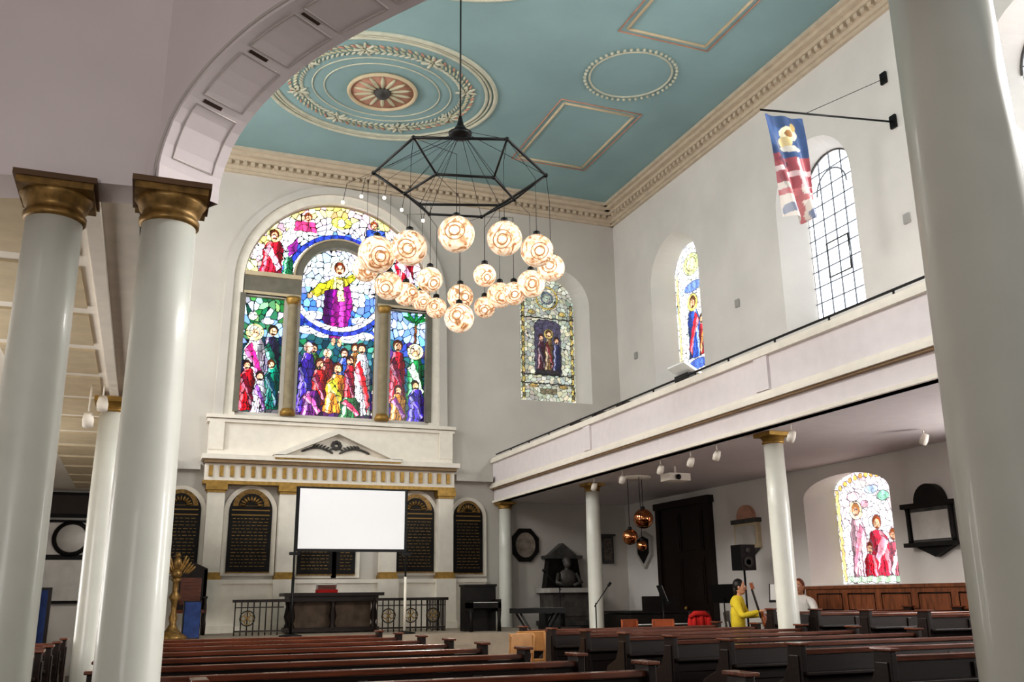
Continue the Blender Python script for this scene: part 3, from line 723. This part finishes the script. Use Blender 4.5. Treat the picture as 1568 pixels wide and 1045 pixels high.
# ------------------------------------------------------------------ projector screen
s=MB()
s.box(2.50,4.53,17,17.03,.84,1.99,BLK);s.box(2.545,4.485,16.985,17,.89,1.955,SCR)
for x in (2.5,4.53):
    s.tube([(x,17.02,1.99),(x,17.02,SA)],.018,BLK,8);s.tube([(x,17.02,.4),(x,17.02,SA+.02)],.026,TRIM if x>3 else BLK,8);s.lathe((x,17.02,SA),[(.2,0),(.2,.02),(.04,.05)],BLK,20)
    s.box(x-.09,x+.09,16.98,17.04,.78,.83,BLK)
s.obj('projection_screen')
IR=mat('wrought_iron',(60,52,48),.5,metal=.4)
def rail(x0,x1,name='altar_rail',side=None):
    r=MB();z0=SA;z1=.03;Y=18
    r.box(x0-.05,x1+.05,Y-.06,Y+.06,z1-.05,z1,WOODD);r.box(x0,x1,Y-.02,Y+.02,z0+.06,z0+.09,IR);r.box(x0,x1,Y-.01,Y+.01,z1-.15,z1-.13,IR)
    x=x0
    while x<=x1+.001:
        r.tube([(x,Y,z0),(x,Y,z1-.04)],.012,IR,6);x+=.109
    k=int((x1-x0)/.44)
    for i in range(k):
        cx=x0+.22+i*.44;r.tube([(cx+.13*math.cos(t),Y-.012,-.3+.13*math.sin(t)) for t in [2*math.pi*q/18 for q in range(18)]],.012,IR,6,closed=True)
        for q in range(4):
            t=q*math.pi/2;r.tube([(cx+.06*math.cos(t)+.05*math.cos(w),Y-.014,-.3+.06*math.sin(t)+.05*math.sin(w)) for w in [2*math.pi*j/10 for j in range(10)]],.008,GOLD,5,closed=True)
    if side:
        for yy in np.arange(Y,19.3,.11):r.tube([(x1,yy,z0),(x1,yy,z1-.04)],.012,IR,6)
        r.box(x1-.05,x1+.05,Y,19.4,z1-.05,z1,WOODD)
    r.obj(name)
rail(1.64,2.5);rail(4.25,5.6,side=1)
t=MB()
t.box(2.55,4.48,18.4,19.1,.08,.14,WOODD);t.box(2.65,4.38,18.46,19.04,-.02,.08,WOODD);t.box(2.62,4.4,18.44,19.06,SA+.02,SA+.1,WOODD)
for x in (2.72,3.5,4.3):
    for y in (18.5,19.0):t.lathe((x,y,0),[(.05,SA),(.07,-.5),(.04,-.42),(.075,-.3),(.04,-.12),(.06,-.02)],WOODD,12)
t.box(2.75,4.27,18.62,18.66,SA+.1,0,mat('altar_cloth',(96,82,70),.9,var=.2))
t.box(3.2,3.58,18.5,18.8,.14,.2,REDC)
for s_ in (-1,1):
    Mb=Matrix.Translation((3.39+s_*.10,18.62,.30))@Matrix.Rotation(-.9,4,'X')@Matrix.Rotation(s_*-.18,4,'Y');t.box(-.10,.10,-.0,.14,-.01,.01,PAPER,Mb)
t.box(3.22,3.56,18.6,18.66,.2,.29,WOODR)
t.obj('altar_table')
l=MB();x,y=.56,17.0
l.lathe((x,y,0),[(.24,SA),(.24,SA+.05),(.16,SA+.1),(.1,SA+.16),(.05,SA+.25),(.07,SA+.35),(.04,SA+.45),(.05,SA+.6),(.1,SA+.68),(.05,SA+.76),(.045,SA+.92),(.09,SA+.97),(.04,SA+1.0)],DGOLD,20)
l.ball((x,y,SA+1.06),.09,DGOLD);l.ball((x,y,SA+1.2),(.08,.07,.14),DGOLD,12,8,Matrix.Rotation(.3,4,'X'));l.ball((x,y+.05,SA+1.37),(.045,.06,.05),DGOLD)
l.tube([(x,y+.1,SA+1.37),(x,y+.15,SA+1.34)],[.02,.004],DGOLD)
for s_ in (-1,1):
    for k in range(5):
        l.ball((x+s_*(.09+.035*k),y-.02,SA+1.2-.02*k+.03*(k<2)),(.025,.02,.15-.015*k),DGOLD,8,6,Matrix.Rotation(s_*(.35+.1*k),4,'Y'))
l.obj('eagle_lectern')
l=MB();l.box(.72,1.02,17.2,17.6,-.02,.02,WOODD);l.box(.74,1.0,17.18,17.2,SA+.02,.0,BLUEC);l.box(.73,.76,17.2,17.6,SA,0,WOODD);l.box(.98,1.01,17.2,17.6,SA,0,WOODD);l.box(.74,1.0,17.2,17.6,-.25,-.22,WOODD);l.obj('prayer_desk')
c=MB();x0,x1,yb=.62,1.2,19.3
c.box(x0,x1,yb,yb+.05,SA+.4,.55,WOODD);c.prism([(x0,.55),(x1,.55),(x1,.62),((x0+x1)/2,.75),(x0,.62)],FE(yb+.05),0,.05,WOODD)
c.box(x0,x1,yb-.45,yb+.05,SA+.4,SA+.46,WOODR)
for xx in (x0+.03,x1-.03):
    c.lathe((xx,yb-.42,0),[(.03,SA),(.035,SA+.2),(.025,SA+.3),(.035,SA+.45),(.025,SA+.6),(.03,SA+.68)],WOODD,10);c.box(xx-.03,xx+.03,yb,yb+.05,SA,.6,WOODD);c.box(xx-.035,xx+.035,yb-.45,yb,SA+.66,SA+.7,WOODD)
c.box(x0+.1,x1-.1,yb-.01,yb,SA+.55,.45,WOODR);c.obj('sanctuary_chair')
m=MB();m.box(-1.85,-.98,19.9,19.99,1.6,2.08,MARB);m.box(-1.78,-1.05,19.88,19.9,1.67,2.02,mat('brown_panel',(58,44,38),.5));m.obj('memorial_board')
m=MB();m.box(-1.9,-.95,19.9,19.99,-.0,1.55,MARB);m.box(-1.84,-1.01,19.88,19.9,.9,1.5,WMAR);m.box(-1.84,-1.01,19.88,19.9,.05,.8,WMAR)
m.lathe((-1.3,19.86,1.2),[(.32,-.02),(.34,.0),(.3,.03)],MARB,28,Matrix.Rotation(math.pi/2,4,'X'));m.lathe((-1.3,19.84,1.2),[(.27,0),(.25,.03)],WMAR,28,Matrix.Rotation(math.pi/2,4,'X'));m.obj('wall_memorial')
m=MB()
for i in range(7):
    x=-2.1+.1*i;m.box(x,x+.1,17.5-.03*(i%2),17.56-.03*(i%2),SA-.4,.22,BLUEC)
m.box(-2.15,-1.35,17.52,17.58,.2,.26,WOODD);m.box(-2.15,-2.1,17.5,17.6,FL,.26,WOODD);m.box(-1.4,-1.35,17.5,17.6,FL,.26,WOODD);m.obj('draped_screen')
# ------------------------------------------------------------------ right-hand wall items
d=MB();X=WR-.005
d.box(X-.1,X,16.35,18.25,FL,1.9,WOODD);d.box(X-.14,X,16.25,16.4,FL,1.95,WOODD);d.box(X-.14,X,18.2,18.35,FL,1.95,WOODD);d.box(X-.16,X,16.2,18.4,1.84,1.98,WOODD)
for y in (16.5,17.36):
    for z0,z1 in ((-1.1,-.3),(-.15,.75),(.9,1.7)):
        d.box(X-.12,X-.1,y,y+.74,z0,z1,WOODD);d.box(X-.13,X-.12,y+.06,y+.68,z0+.06,z1-.06,WOODD)
d.ball((X-.15,17.25,-.25),.04,GOLD);d.obj('door_1')
w=MB();w.box(X-.06,X,2,13.5,FL,.08,WOODM);w.box(X-.09,X,2,13.5,.08,.13,WOODM);w.box(X-.08,X,2,13.5,FL,FL+.2,WOODM)
y=2.1
while y<13.2:
    for z0,z1 in ((-1.0,-.35),(-.25,0.0)):
        w.tube([(X-.065,y,z0),(X-.065,y+.6,z0),(X-.065,y+.6,z1),(X-.065,y,z1)],.012,WOODD,5,closed=True)
    y+=.75
w.obj('wainscot_right')
def wallmem(y0,y1,z0,z1,style):
    m=MB();yc=(y0+y1)/2;hw=(y1-y0)/2;F=FR(X)
    if style=='arched':
        m.prism([(y0,z0+.15),(y1,z0+.15),(y1,z1-.25),(y0,z1-.25)],F,0,.08,BEI);m.box(X-.12,X,y0-.04,y1+.04,z1-.28,z1-.2,GREYM)
        m.prism(arc(yc,z1-.2,hw*.7,0,math.pi,16),F,0,.09,PINKL);m.box(X-.1,X-.08,y0+.07,y1-.07,z0+.22,z1-.33,WMAR)
        m.prism([(y0+.05,z0+.15),(y1-.05,z0+.15),(yc+.1,z0),(yc-.1,z0)],F,0,.08,GREYM)
    elif style=='dark':
        m.prism([(y0,z0+.12),(y1,z0+.12),(y1,z1-.2),(y0,z1-.2)],F,0,.1,GREYM);m.box(X-.16,X,y0-.06,y1+.06,z1-.24,z1-.17,MARB)
        m.prism(arc(yc,z1-.17,hw*.6,0,math.pi,12),F,0,.12,MARB);m.box(X-.12,X-.1,y0+.1,y1-.1,z0+.2,z1-.3,WMAR)
        m.box(X-.18,X,y0-.05,y1+.05,z0+.1,z0+.16,MARB);m.prism([(y0+.1,z0+.1),(y1-.1,z0+.1),(yc,z0-.05)],F,0,.1,MARB)
        for yy in (y0+.04,y1-.04):m.lathe((X-.12,yy,0),[(.035,z0+.16),(.03,z0+.2),(.03,z1-.28),(.04,z1-.24)],MARB,12)
    else:
        m.prism([(yc,z0),(y1,z0+.3),(y1+.03,z1-.15),(yc,z1),(y0-.03,z1-.15),(y0,z0+.3)],F,0,.07,WMAR);m.prism([(yc,z0+.12),(y1-.08,z0+.35),(y1-.08,z1-.2),(yc,z1-.12),(y0+.08,z1-.2),(y0+.08,z0+.35)],F,.07,.09,MARB)
    m.obj('wall_memorial')
wallmem(14.7,15.45,.7,1.6,'arched');wallmem(10.05,10.95,.55,1.45,'dark');wallmem(18.75,19.4,.6,1.45,'shield')
m=MB();m.prism([(8.1+.36*math.cos(a),1.16+.4*math.sin(a)) for a in [math.pi/8+i*math.pi/4 for i in range(8)]],FE(19.995),0,.07,MARB)
m.prism([(8.1+.24*math.cos(a),1.16+.28*math.sin(a)) for a in [i*math.pi/12 for i in range(24)]],FE(19.995),.07,.09,mat('worn_stone',(150,140,128),.8,var=.2,scale=8));m.obj('octagonal_memorial')
m=MB();m.box(10.05,10.35,19.93,19.995,.75,1.4,GREYM);m.box(10.0,10.4,19.9,19.995,1.38,1.43,GREYM);m.box(10.1,10.3,19.915,19.93,.82,1.33,mat('slab_text',(110,100,92),.6,var=.3,scale=30));m.obj('wall_plaque')
STAT=mat('statue_stone',(92,88,84),.5,var=.25,scale=6)
m=MB();m.box(8.4,9.5,19.2,19.97,FL,-.55,GREYM);m.box(8.45,9.45,19.25,19.97,-.55,.1,STAT);m.box(8.35,9.55,19.15,19.97,.1,.2,WMAR);m.box(8.35,9.55,19.15,19.97,-.6,-.5,GREYM)
m.box(8.6,9.3,19.22,19.25,-.4,0,STAT);m.prism([(8.5,.2),(9.4,.2),(9.3,.85),(8.6,.85)],FE(19.97),0,.25,MARB);m.box(8.5,9.4,19.65,19.97,.85,.92,GREYM);m.prism([(8.6,.92),(9.3,.92),(8.95,1.2)],FE(19.97),0,.25,GREYM)
m.ball((8.95,19.55,.42),(.22,.12,.2),STAT);m.lathe((8.95,19.55,0),[(.06,.55),(.05,.66)],STAT,12);m.ball((8.95,19.53,.74),(.085,.1,.115),STAT);m.ball((8.95,19.56,.79),(.095,.1,.09),GREYM)
m.ball((8.95,19.43,.71),(.015,.02,.025),STAT,8,6)
m.tube([(8.75,19.55,.5),(8.65,19.45,.32),(8.85,19.4,.26)],[.06,.05,.035],STAT);m.tube([(9.15,19.55,.5),(9.25,19.45,.32),(9.05,19.4,.26)],[.06,.05,.035],STAT);m.obj('marble_monument')
def upright(x,y,z,w,name):
    p=MB();p.box(x,x+w,y,y+.3,z,z+.82,MARB);p.box(x-.02,x+w+.02,y-.02,y+.32,z+.82,z+.86,MARB);p.box(x,x+w,y-.3,y,z+.42,z+.52,MARB);p.box(x+.06,x+w-.06,y-.28,y-.08,z+.52,z+.53,PAPER)
    for xx in (x,x+w-.06):p.box(xx,xx+.06,y-.3,y,z+.36,z+.58,MARB);p.lathe((xx+.03,y-.26,0),[(.04,z),(.03,z+.2),(.045,z+.4)],MARB,10)
    k=x+.1
    while k<x+w-.1:p.box(k,k+.012,y-.18,y-.08,z+.53,z+.54,BLK);k+=.035
    p.obj(name)
upright(5.78,17.3,SA,.62,'upright_piano')
p=MB();x,y,z=8.35,15.5,FL
out=[(0,0),(1.45,0),(1.45,.35),(1.3,.75),(1.05,1.1),(.95,1.45),(.7,1.7),(.35,1.72),(0,1.5)]
p.prism(out,lambda a_,b_,t:(x+a_,y+b_,z+t),.68,.98,MARB);p.prism(out,lambda a_,b_,t:(x+a_,y+b_,z+t),1.0,1.03,MARB)
p.box(x,x+1.45,y-.25,y,z+.68,z+.8,MARB);p.box(x+.08,x+1.37,y-.22,y-.04,z+.8,z+.815,PAPER);p.box(x+.3,x+1.1,y+.1,y+.12,z+1.03,z+1.3,MARB)
for a_,b_ in ((.1,.05),(1.35,.05),(.5,1.5)):p.lathe((x+a_,y+b_,0),[(.03,z),(.05,z+.1),(.06,z+.68)],MARB,12)
p.box(x+.66,x+.8,y+.1,y+.14,z+.12,z+.68,MARB);p.obj('grand_piano')
k=MB();k.box(5.85,6.75,14.85,15.15,-.25,-.17,BLK);k.box(5.88,6.72,14.87,15.0,-.17,-.16,GREYM)
for yy in (14.9,15.1):k.tube([(5.95,yy,FL),(6.65,yy,-.25)],.018,BLK);k.tube([(6.65,yy,FL),(5.95,yy,-.25)],.018,BLK)
k.tube([(5.95,14.87,FL+.02),(5.95,15.13,FL+.02)],.018,BLK);k.tube([(6.65,14.87,FL+.02),(6.65,15.13,FL+.02)],.018,BLK);k.obj('keyboard_on_stand')
def micstand(x,y,zt,bx,name='microphone_stand',fz=FL):
    k=MB()
    for i in range(3):
        a_=i*2.1+.4;k.tube([(x,y,fz+.12),(x+.28*math.cos(a_),y+.28*math.sin(a_),fz+.01)],.01,BLK)
    k.tube([(x,y,fz+.1),(x,y,zt)],.011,BLK);k.tube([(x-.1*bx,y,zt-.06),(x+bx,y,zt+.28)],.009,BLK);k.tube([(x+bx,y,zt+.28),(x+bx*1.2,y,zt+.33)],.024,BLK);k.obj(name)
micstand(7.75,17.3,.2,-.3);micstand(7.2,14.6,-.1,.25)
k=MB();k.box(7.75,8.25,18.1,18.5,FL,FL+.55,BLK);k.box(7.78,8.22,18.12,18.45,FL+.55,FL+1.05,BLK);k.lathe((8.0,18.09,FL+.28),[(.17,0),(.17,.012),(.08,.002)],GREYM,20,Matrix.Rotation(math.pi/2,4,'X'));k.lathe((8.0,18.11,FL+.8),[(.17,0),(.17,.012),(.08,.002)],GREYM,20,Matrix.Rotation(math.pi/2,4,'X'));k.box(7.8,8.2,18.09,18.12,FL+.98,FL+1.03,GREYM);k.obj('guitar_amplifier')
k=MB();x,y=9.95,14.2;k.box(x-.15,x+.15,y-.15,y+.15,.42,.86,BLK)
M=Matrix.Rotation(math.pi/2,4,'X');k.lathe((x,y-.155,.56),[(.1,0),(.1,.012),(.05,-.0)],GREYM,20,M);k.lathe((x,y-.155,.76),[(.05,0),(.05,.012)],GREYM,16,M)
k.tube([(x,y,BP+.3),(x,y,.42)],.018,BLK)
for i in range(3):a_=i*2.094;k.tube([(x,y,BP+.55),(x+.35*math.cos(a_),y+.35*math.sin(a_),BP+.01)],.012,BLK)
k.obj('speaker_on_stand')
k=MB()
for x,y,z,r in ((8.42,15.0,1.36,.18),(8.13,15.0,1.03,.14),(8.2,14.7,.86,.09)):
    k.ball((x,y,z),r,COPPER,20,14);k.tube([(x,y,z+r),(x,y,2.1)],.006,BLK,5);k.lathe((x,y,z+r-.01),[(.04,0),(.03,.05)],BLK,10)
k.lathe((8.25,14.95,2.07),[(.3,0),(.3,.04)],TRIM,20);k.obj('mirror_globe_pendant')
def chair(x,y,rot,mt,name='wooden_chair',z=FL,h=1.0):
    k=MB();k.box(-.18,.18,-.2,.2,.43,.46,mt)
    for a_,b_ in ((-.16,-.18),(.16,-.18)):k.tube([(a_,b_,0),(a_,b_,.43)],.017,mt,8)
    for a_ in (-.16,.16):k.tube([(a_,.18,0),(a_,.19,.45),(a_,.24,.84*h)],.017,mt,8)
    k.box(-.17,.17,.21,.235,.70,.86*h,mt);k.box(-.16,.16,.2,.22,.56,.61,mt);k.box(-.16,.16,-.19,-.17,.2,.23,mt);k.box(-.16,.16,.17,.19,.2,.23,mt)
    return k.obj(name,(x,y,z),rot,bevel=.006)
chair(3.93,10.2,math.pi+.3,WOODL,h=1.07);chair(4.38,10.75,math.pi-.2,WOODL,h=1.07)
chair(7.0,13.4,math.pi+.3,WOODO,h=1.12);chair(7.55,13.1,math.pi-.3,WOODO,h=1.12);chair(6.3,13.9,math.pi,WOODD)
def mstand(x,y,rot,z=FL):
    k=MB()
    for i in range(3):a_=i*2.094+.5;k.tube([(0,0,.25),(.28*math.cos(a_),.28*math.sin(a_),.01)],.01,BLK)
    k.tube([(0,0,.2),(0,0,1.05)],.011,BLK);R=Matrix.Translation((0,0,1.12))@Matrix.Rotation(-.35,4,'X');k.box(-.24,.24,-.01,.01,-.15,.17,BLK,R);k.box(-.22,.22,-.02,-.01,-.12,.16,PAPER,R);k.box(-.24,.24,-.06,0,-.16,-.15,BLK,R)
    k.obj('music_stand',(x,y,z),rot)
mstand(9.35,14.0,.4+math.pi/2,BP);mstand(10.4,13.75,-.8,BP);mstand(8.5,14.6,1.2,BP)
# ------------------------------------------------------------------ people (seated musicians)
SK=mat('skin',(214,160,128),.55,var=.05);LIP=mat('lips',(170,90,80),.5)
def skinobj(name,verts,edges,radii,mt,parent,sub=2):
    me=bpy.data.meshes.new(name);me.from_pydata(verts,edges,[]);o=bpy.data.objects.new(name,me);bpy.context.collection.objects.link(o)
    sm=o.modifiers.new('skin','SKIN');sm.use_smooth_shade=True
    for i,r in enumerate(radii):
        s_=me.skin_vertices[0].data[i];s_.radius=r if isinstance(r,tuple) else (r,r)
    me.skin_vertices[0].data[0].use_root=True
    su=o.modifiers.new('sub','SUBSURF');su.levels=sub;su.render_levels=sub
    me.materials.append(mt);o.parent=parent;return o
def person(x,y,rot,shirt,pants,hair,name,arm,z=FL):
    e_=bpy.data.objects.new(name,None);bpy.context.collection.objects.link(e_);e_.location=(x,y,z);e_.rotation_euler[2]=rot
    V=[(0,.05,.52),(0,.06,.72),(0,.05,.92),(0,.04,1.02),(0,.02,1.1),(-.18,.04,.98),(.18,.04,.98)]
    Ed=[(0,1),(1,2),(2,3),(3,4),(3,5),(3,6)];R=[(.17,.13),(.155,.12),(.17,.12),(.11,.09),(.05,.05),.075,.075]
    hands=[]
    for s_,sh in ((-1,5),(1,6)):
        ax,ay,az=arm[0 if s_<0 else 1];hx,hy,hz=arm[2 if s_<0 else 3]
        i=len(V);V+=[(ax,ay,az),(hx,hy,hz)];Ed+=[(sh,i),(i,i+1)];R+=[.055,.036];hands.append((Vector((ax,ay,az)),Vector((hx,hy,hz))))
    skinobj('torso_and_sleeves',V,Ed,R,shirt,e_)
    V=[(0,.05,.5),(-.1,.0,.5),(-.13,-.4,.5),(-.13,-.42,.08),(.1,0,.5),(.13,-.4,.5),(.13,-.42,.08)]
    skinobj('trousers',V,[(0,1),(1,2),(2,3),(0,4),(4,5),(5,6)],[(.15,.12),.1,.07,.05,.1,.07,.05],pants,e_)
    for s_ in (-1,1):
        skinobj('shoe',[(s_*.13,-.4,.05),(s_*.13,-.5,.04),(s_*.13,-.6,.03)],[(0,1),(1,2)],[.05,.045,.03],BLK,e_,1)
    for (el,wr) in hands:
        d=(wr-el).normalized();side=d.cross(Vector((0,0,1))).normalized()
        skinobj('palm',[tuple(wr),tuple(wr+d*.05),tuple(wr+d*.09)],[(0,1),(1,2)],[.026,(.038,.018),(.036,.016)],SK,e_,1)
        for q in range(4):
            b0=wr+d*.07+side*(q-1.5)*.02;l=(.07,.08,.075,.06)[q]
            skinobj('finger_%d'%q,[tuple(b0),tuple(b0+d*l*.5+Vector((0,0,-.008))),tuple(b0+d*l*.8+Vector((0,0,-.03)))],[(0,1),(1,2)],[.009,.0085,.007],SK,e_,1)
        b0=wr+d*.03+side*.03;skinobj('thumb',[tuple(b0),tuple(b0+side*.03+d*.02),tuple(b0+side*.035+d*.05)],[(0,1),(1,2)],[.011,.01,.008],SK,e_,1)
    hd=MB();c=Vector((0,-.01,1.22))
    hd.ball(c,(.075,.092,.115),SK,20,14);hd.ball(c+Vector((0,-.02,-.06)),(.055,.065,.055),SK,14,10);hd.lathe((0,.02,1.05),[(.048,0),(.045,.1)],SK,14)
    hd.ball(c+Vector((0,-.098,-.015)),(.013,.02,.024),SK,10,8);hd.ball(c+Vector((0,-.082,-.055)),(.025,.008,.007),LIP,10,6)
    for s_ in (-1,1):
        hd.ball(c+Vector((s_*.03,-.082,.012)),.012,PAPER,10,8);hd.ball(c+Vector((s_*.03,-.092,.012)),.006,BLK,8,6);hd.ball(c+Vector((s_*.03,-.088,.035)),(.018,.006,.004),hair,8,5);hd.ball(c+Vector((s_*.076,.005,0)),(.01,.02,.03),SK,8,6)
    hd.ball(c+Vector((0,.022,.028)),(.086,.092,.108),hair,20,14);hd.ball(c+Vector((0,.07,-.05)),(.07,.045,.1),hair,14,10)
    o=hd.obj('head');o.parent=e_
    return e_
YEL=mat('yellow_shirt',(232,206,60),.85,var=.1);DKP=mat('dark_trousers',(30,30,36),.85);WHS=mat('white_shirt',(232,230,226),.85)
HB=mat('black_hair',(20,16,14),.5);HR=mat('auburn_hair',(120,60,30),.5)
arms=[(-.27,-.06,.78),(.27,-.06,.78),(-.12,-.3,.85),(.12,-.32,.8)]
person(8.88,12.85,.8,YEL,DKP,HB,'seated_musician',arms,BP);chair(8.88,12.85,.8,WOODD,'orchestra_chair',BP)
person(10.08,12.9,-1.0,WHS,DKP,HR,'seated_musician',arms,BP);chair(10.08,12.9,-1.0,WOODD,'orchestra_chair',BP)
k=MB()
VI=mat('violin_varnish',(150,80,36),.25,coat=.6)
for a_,b_ in ((0,.17),(.28,.14)):k.ball((0,0,a_),(b_,.05,.17),VI,20,12)
k.box(-.025,.025,-.06,-.03,.35,.8,WOODD);k.box(-.045,.045,-.05,0,.8,.9,VI);k.tube([(0,0,-.17),(0,0,-.42)],.006,BLK)
for q in (-.012,-.004,.004,.012):k.tube([(q,-.065,-.05),(q,-.065,.8)],.0015,PAPER,4)
o=k.obj('cello',(9.22,12.58,BP+.42),.8+math.pi);o.rotation_euler[0]=.25
chair(8.62,13.75,2.8,WOODD,'orchestra_chair',BP)
k=MB()
for i in range(6):k.ball((-.15+.06*i,.25-.02*(i%2),.68+.03*math.sin(i)),(.05,.05,.13),REDC,10,8)
k.tube([(-.17,.25,.76),(-.08,.27,.82),(.08,.27,.82),(.17,.25,.76)],[.03,.045,.045,.03],REDC);k.obj('red_jacket',(8.62,13.75,BP),2.8)
# ------------------------------------------------------------------ flag
def bgf(x,z,b):return np.tile(np.array([214,204,198])/255.,(x.shape+(1,)))
ops=[];P([(8.1,6.4),(9,6.4),(9,7.2),(8.1,7.2)],(66,86,124));E(8.6,6.80,.17,.12,(216,208,176));E(8.50,6.66,.1,.09,(206,186,140));E(8.70,6.92,.06,.07,(196,170,110));E(8.6,6.56,.2,.05,(196,190,180));E(8.58,6.8,.07,.06,(150,110,70))
P([(8.1,5.95),(9,5.95),(9,6.42),(8.1,6.42)],(156,84,92));P([(8.1,6.14),(9,6.12),(9,6.2),(8.1,6.22)],(206,188,188));P([(8.62,5.95),(8.72,5.95),(8.72,6.42),(8.62,6.42)],(204,186,188));E(8.38,6.32,.12,.07,(96,54,70))
P([(8.52,5.3),(8.62,5.3),(8.62,5.95),(8.52,5.95)],(180,112,116));P([(8.1,5.76),(9,5.74),(9,5.83),(8.1,5.85)],(180,112,116));P([(8.68,5.38),(8.9,5.5),(8.9,5.7),(8.66,5.56)],(126,134,160));P([(8.22,5.46),(8.42,5.5),(8.38,5.64),(8.24,5.6)],(138,142,160));P([(8.8,5.86),(8.9,5.86),(8.9,5.94),(8.8,5.94)],(150,60,70))
def ff(u_,w_,t):
    k=(7.1-w_)/1.65;x=u_+.2*k+(.55-u_+8.0)*.12*k
    return (x,10.3+.07*math.sin(u_*18+w_*2)*(.3+k),w_-.06*(8.9-u_)-.05*k*math.sin(u_*9))
fo=stained('hanging_flag',8.2,8.9,5.42,7.08,.012,.3,bgf,ops,ff,.06,hv=.01,edges=False,fold=.06)
k=MB();k.tube([(WR-.01,10.26,7.36),(8.15,10.3,7.1)],.016,BLK);k.tube([(WR-.01,10.34,8.2),(9.0,10.3,7.2)],.005,BLK);k.box(WR-.05,WR-.01,10.2,10.32,7.25,7.47,BLK);k.box(WR-.05,WR-.01,10.28,10.4,8.1,8.3,BLK);k.obj('flagpole')
k=MB();k.box(7.6,7.9,11.9,12.5,3.05,3.1,WOODD);k.box(7.6,7.65,11.95,12.0,2.25,3.05,BLK);k.box(7.85,7.9,12.4,12.45,2.25,3.05,BLK);Mx=Matrix.Translation((7.72,12.2,3.42))@Matrix.Rotation(.5,4,'Y');k.box(-.18,.18,-.25,.25,-.02,.02,PAPER,Mx);k.box(7.65,7.8,12.0,12.4,3.1,3.36,BLK);k.obj('reading_desk')
k=MB()
for i in range(5):k.box(7.75,8.0,14.2+.5*i,14.6+.5*i,2.25,3.35-.04*(i%2),WOODD)
k.obj('gallery_seat')
k=MB();SENS=mat('sensor_plastic',(170,168,164),.6)
for y,z in ((14.84,5.67),(10.26,5.67),(19.07,5.63)):k.box(WR-.04,WR-.005,y-.06,y+.06,z-.08,z+.08,SENS)
k.obj('wall_sensor')
def spot(x,y,z,zt=2.1):
    k=MB();k.tube([(x,y,zt),(x,y,z+.08)],.01,TRIM);k.lathe((x,y,z),[(.05,-.07),(.055,0),(.04,.07)],TRIM,14,Matrix.Rotation(.6,4,'X'));k.lathe((x,y,z),[(.045,-.072),(.045,-.071)],BLK,14,Matrix.Rotation(.6,4,'X'));k.obj('spotlight')
for y in (9.6,11.3,12.0,12.9,14.2,15.3):spot(7.6,y,1.95)
spot(9.6,9.4,1.98);spot(-.5,9.8,1.9);spot(-.62,9.9,1.75)
k=MB();k.box(8.0,8.4,13.3,13.6,1.85,1.97,TRIM);k.lathe((8.15,13.29,1.9),[(.04,0),(.045,.03)],BLK,14,Matrix.Rotation(math.pi/2,4,'X'));k.tube([(8.2,13.45,1.97),(8.2,13.45,2.1)],.02,TRIM);k.obj('ceiling_projector')
# ------------------------------------------------------------------ lights & world
wd=bpy.data.worlds.new('w');sc.world=wd;wd.use_nodes=True;bg=wd.node_tree.nodes['Background'];bg.inputs[0].default_value=(1,.98,.95,1);bg.inputs[1].default_value=.36
def area(loc,target,sx,sy,en,col=(1,.975,.94),spread=None):
    l=bpy.data.lights.new('a','AREA');l.shape='RECTANGLE';l.size=sx;l.size_y=sy;l.energy=en;l.color=col
    if spread:l.spread=math.radians(spread)
    o=bpy.data.objects.new('daylight_or_fill',l);bpy.context.collection.objects.link(o);o.location=loc
    o.rotation_euler=(Vector(target)-Vector(loc)).to_track_quat('-Z','Y').to_euler();return o
area((-2.0,-1.6,.2),(-.2,4.7,2.2),1.5,1.8,13,spread=80)  # added fill behind the camera for columns and vault, not a window
for c in (12.38,17.2,7.56):area((WL+.3,c,6.2),(7,c,2.5),1.3,2.6,150)
for c in (7.56,12.38):area((WL+.3,c,.4),(1,c,2.2),1.3,1.5,55)  # added fill under the left gallery, aimed up to brighten its soffit
area((WR+.4,2.74,6.2),(-.5,4.6,.5),1.3,2.6,1100)
area((WR+.4,7.56,6.2),(0,8,0),1.3,2.6,420)
area((WR+.4,2.74,1.0),(-.3,4.6,.6),1.4,1.5,210)
area((WR+.4,7.56,1.0),(0,9,1),1.4,1.5,95)
l=bpy.data.lights.new('s','SPOT');l.energy=620;l.spot_size=math.radians(150);l.spot_blend=.6;l.shadow_soft_size=.12;l.color=(1,.91,.78)
o=bpy.data.objects.new('chandelier_light',l);bpy.context.collection.objects.link(o);o.location=(3.62,11.2,3.3)
# ------------------------------------------------------------------ camera
cam=bpy.data.cameras.new('cam');cam.sensor_width=36;cam.lens=1413.7/1568*36;cam.clip_start=.05
co_=bpy.data.objects.new('camera',cam);bpy.context.collection.objects.link(co_)
r=Vector((.93183,-.3627,-.01215)).normalized();fw=Vector((.35251,.8964,.26833)).normalized();r=(r-fw*r.dot(fw)).normalized();up=r.cross(fw)
co_.matrix_world=Matrix((( r.x,up.x,-fw.x,0),(r.y,up.y,-fw.y,0),(r.z,up.z,-fw.z,0),(0,0,0,1)))
sc.camera=co_
bpy.context.view_layer.update()
for o in list(bpy.data.objects):
    if o.parent is None:o.location.z+=H
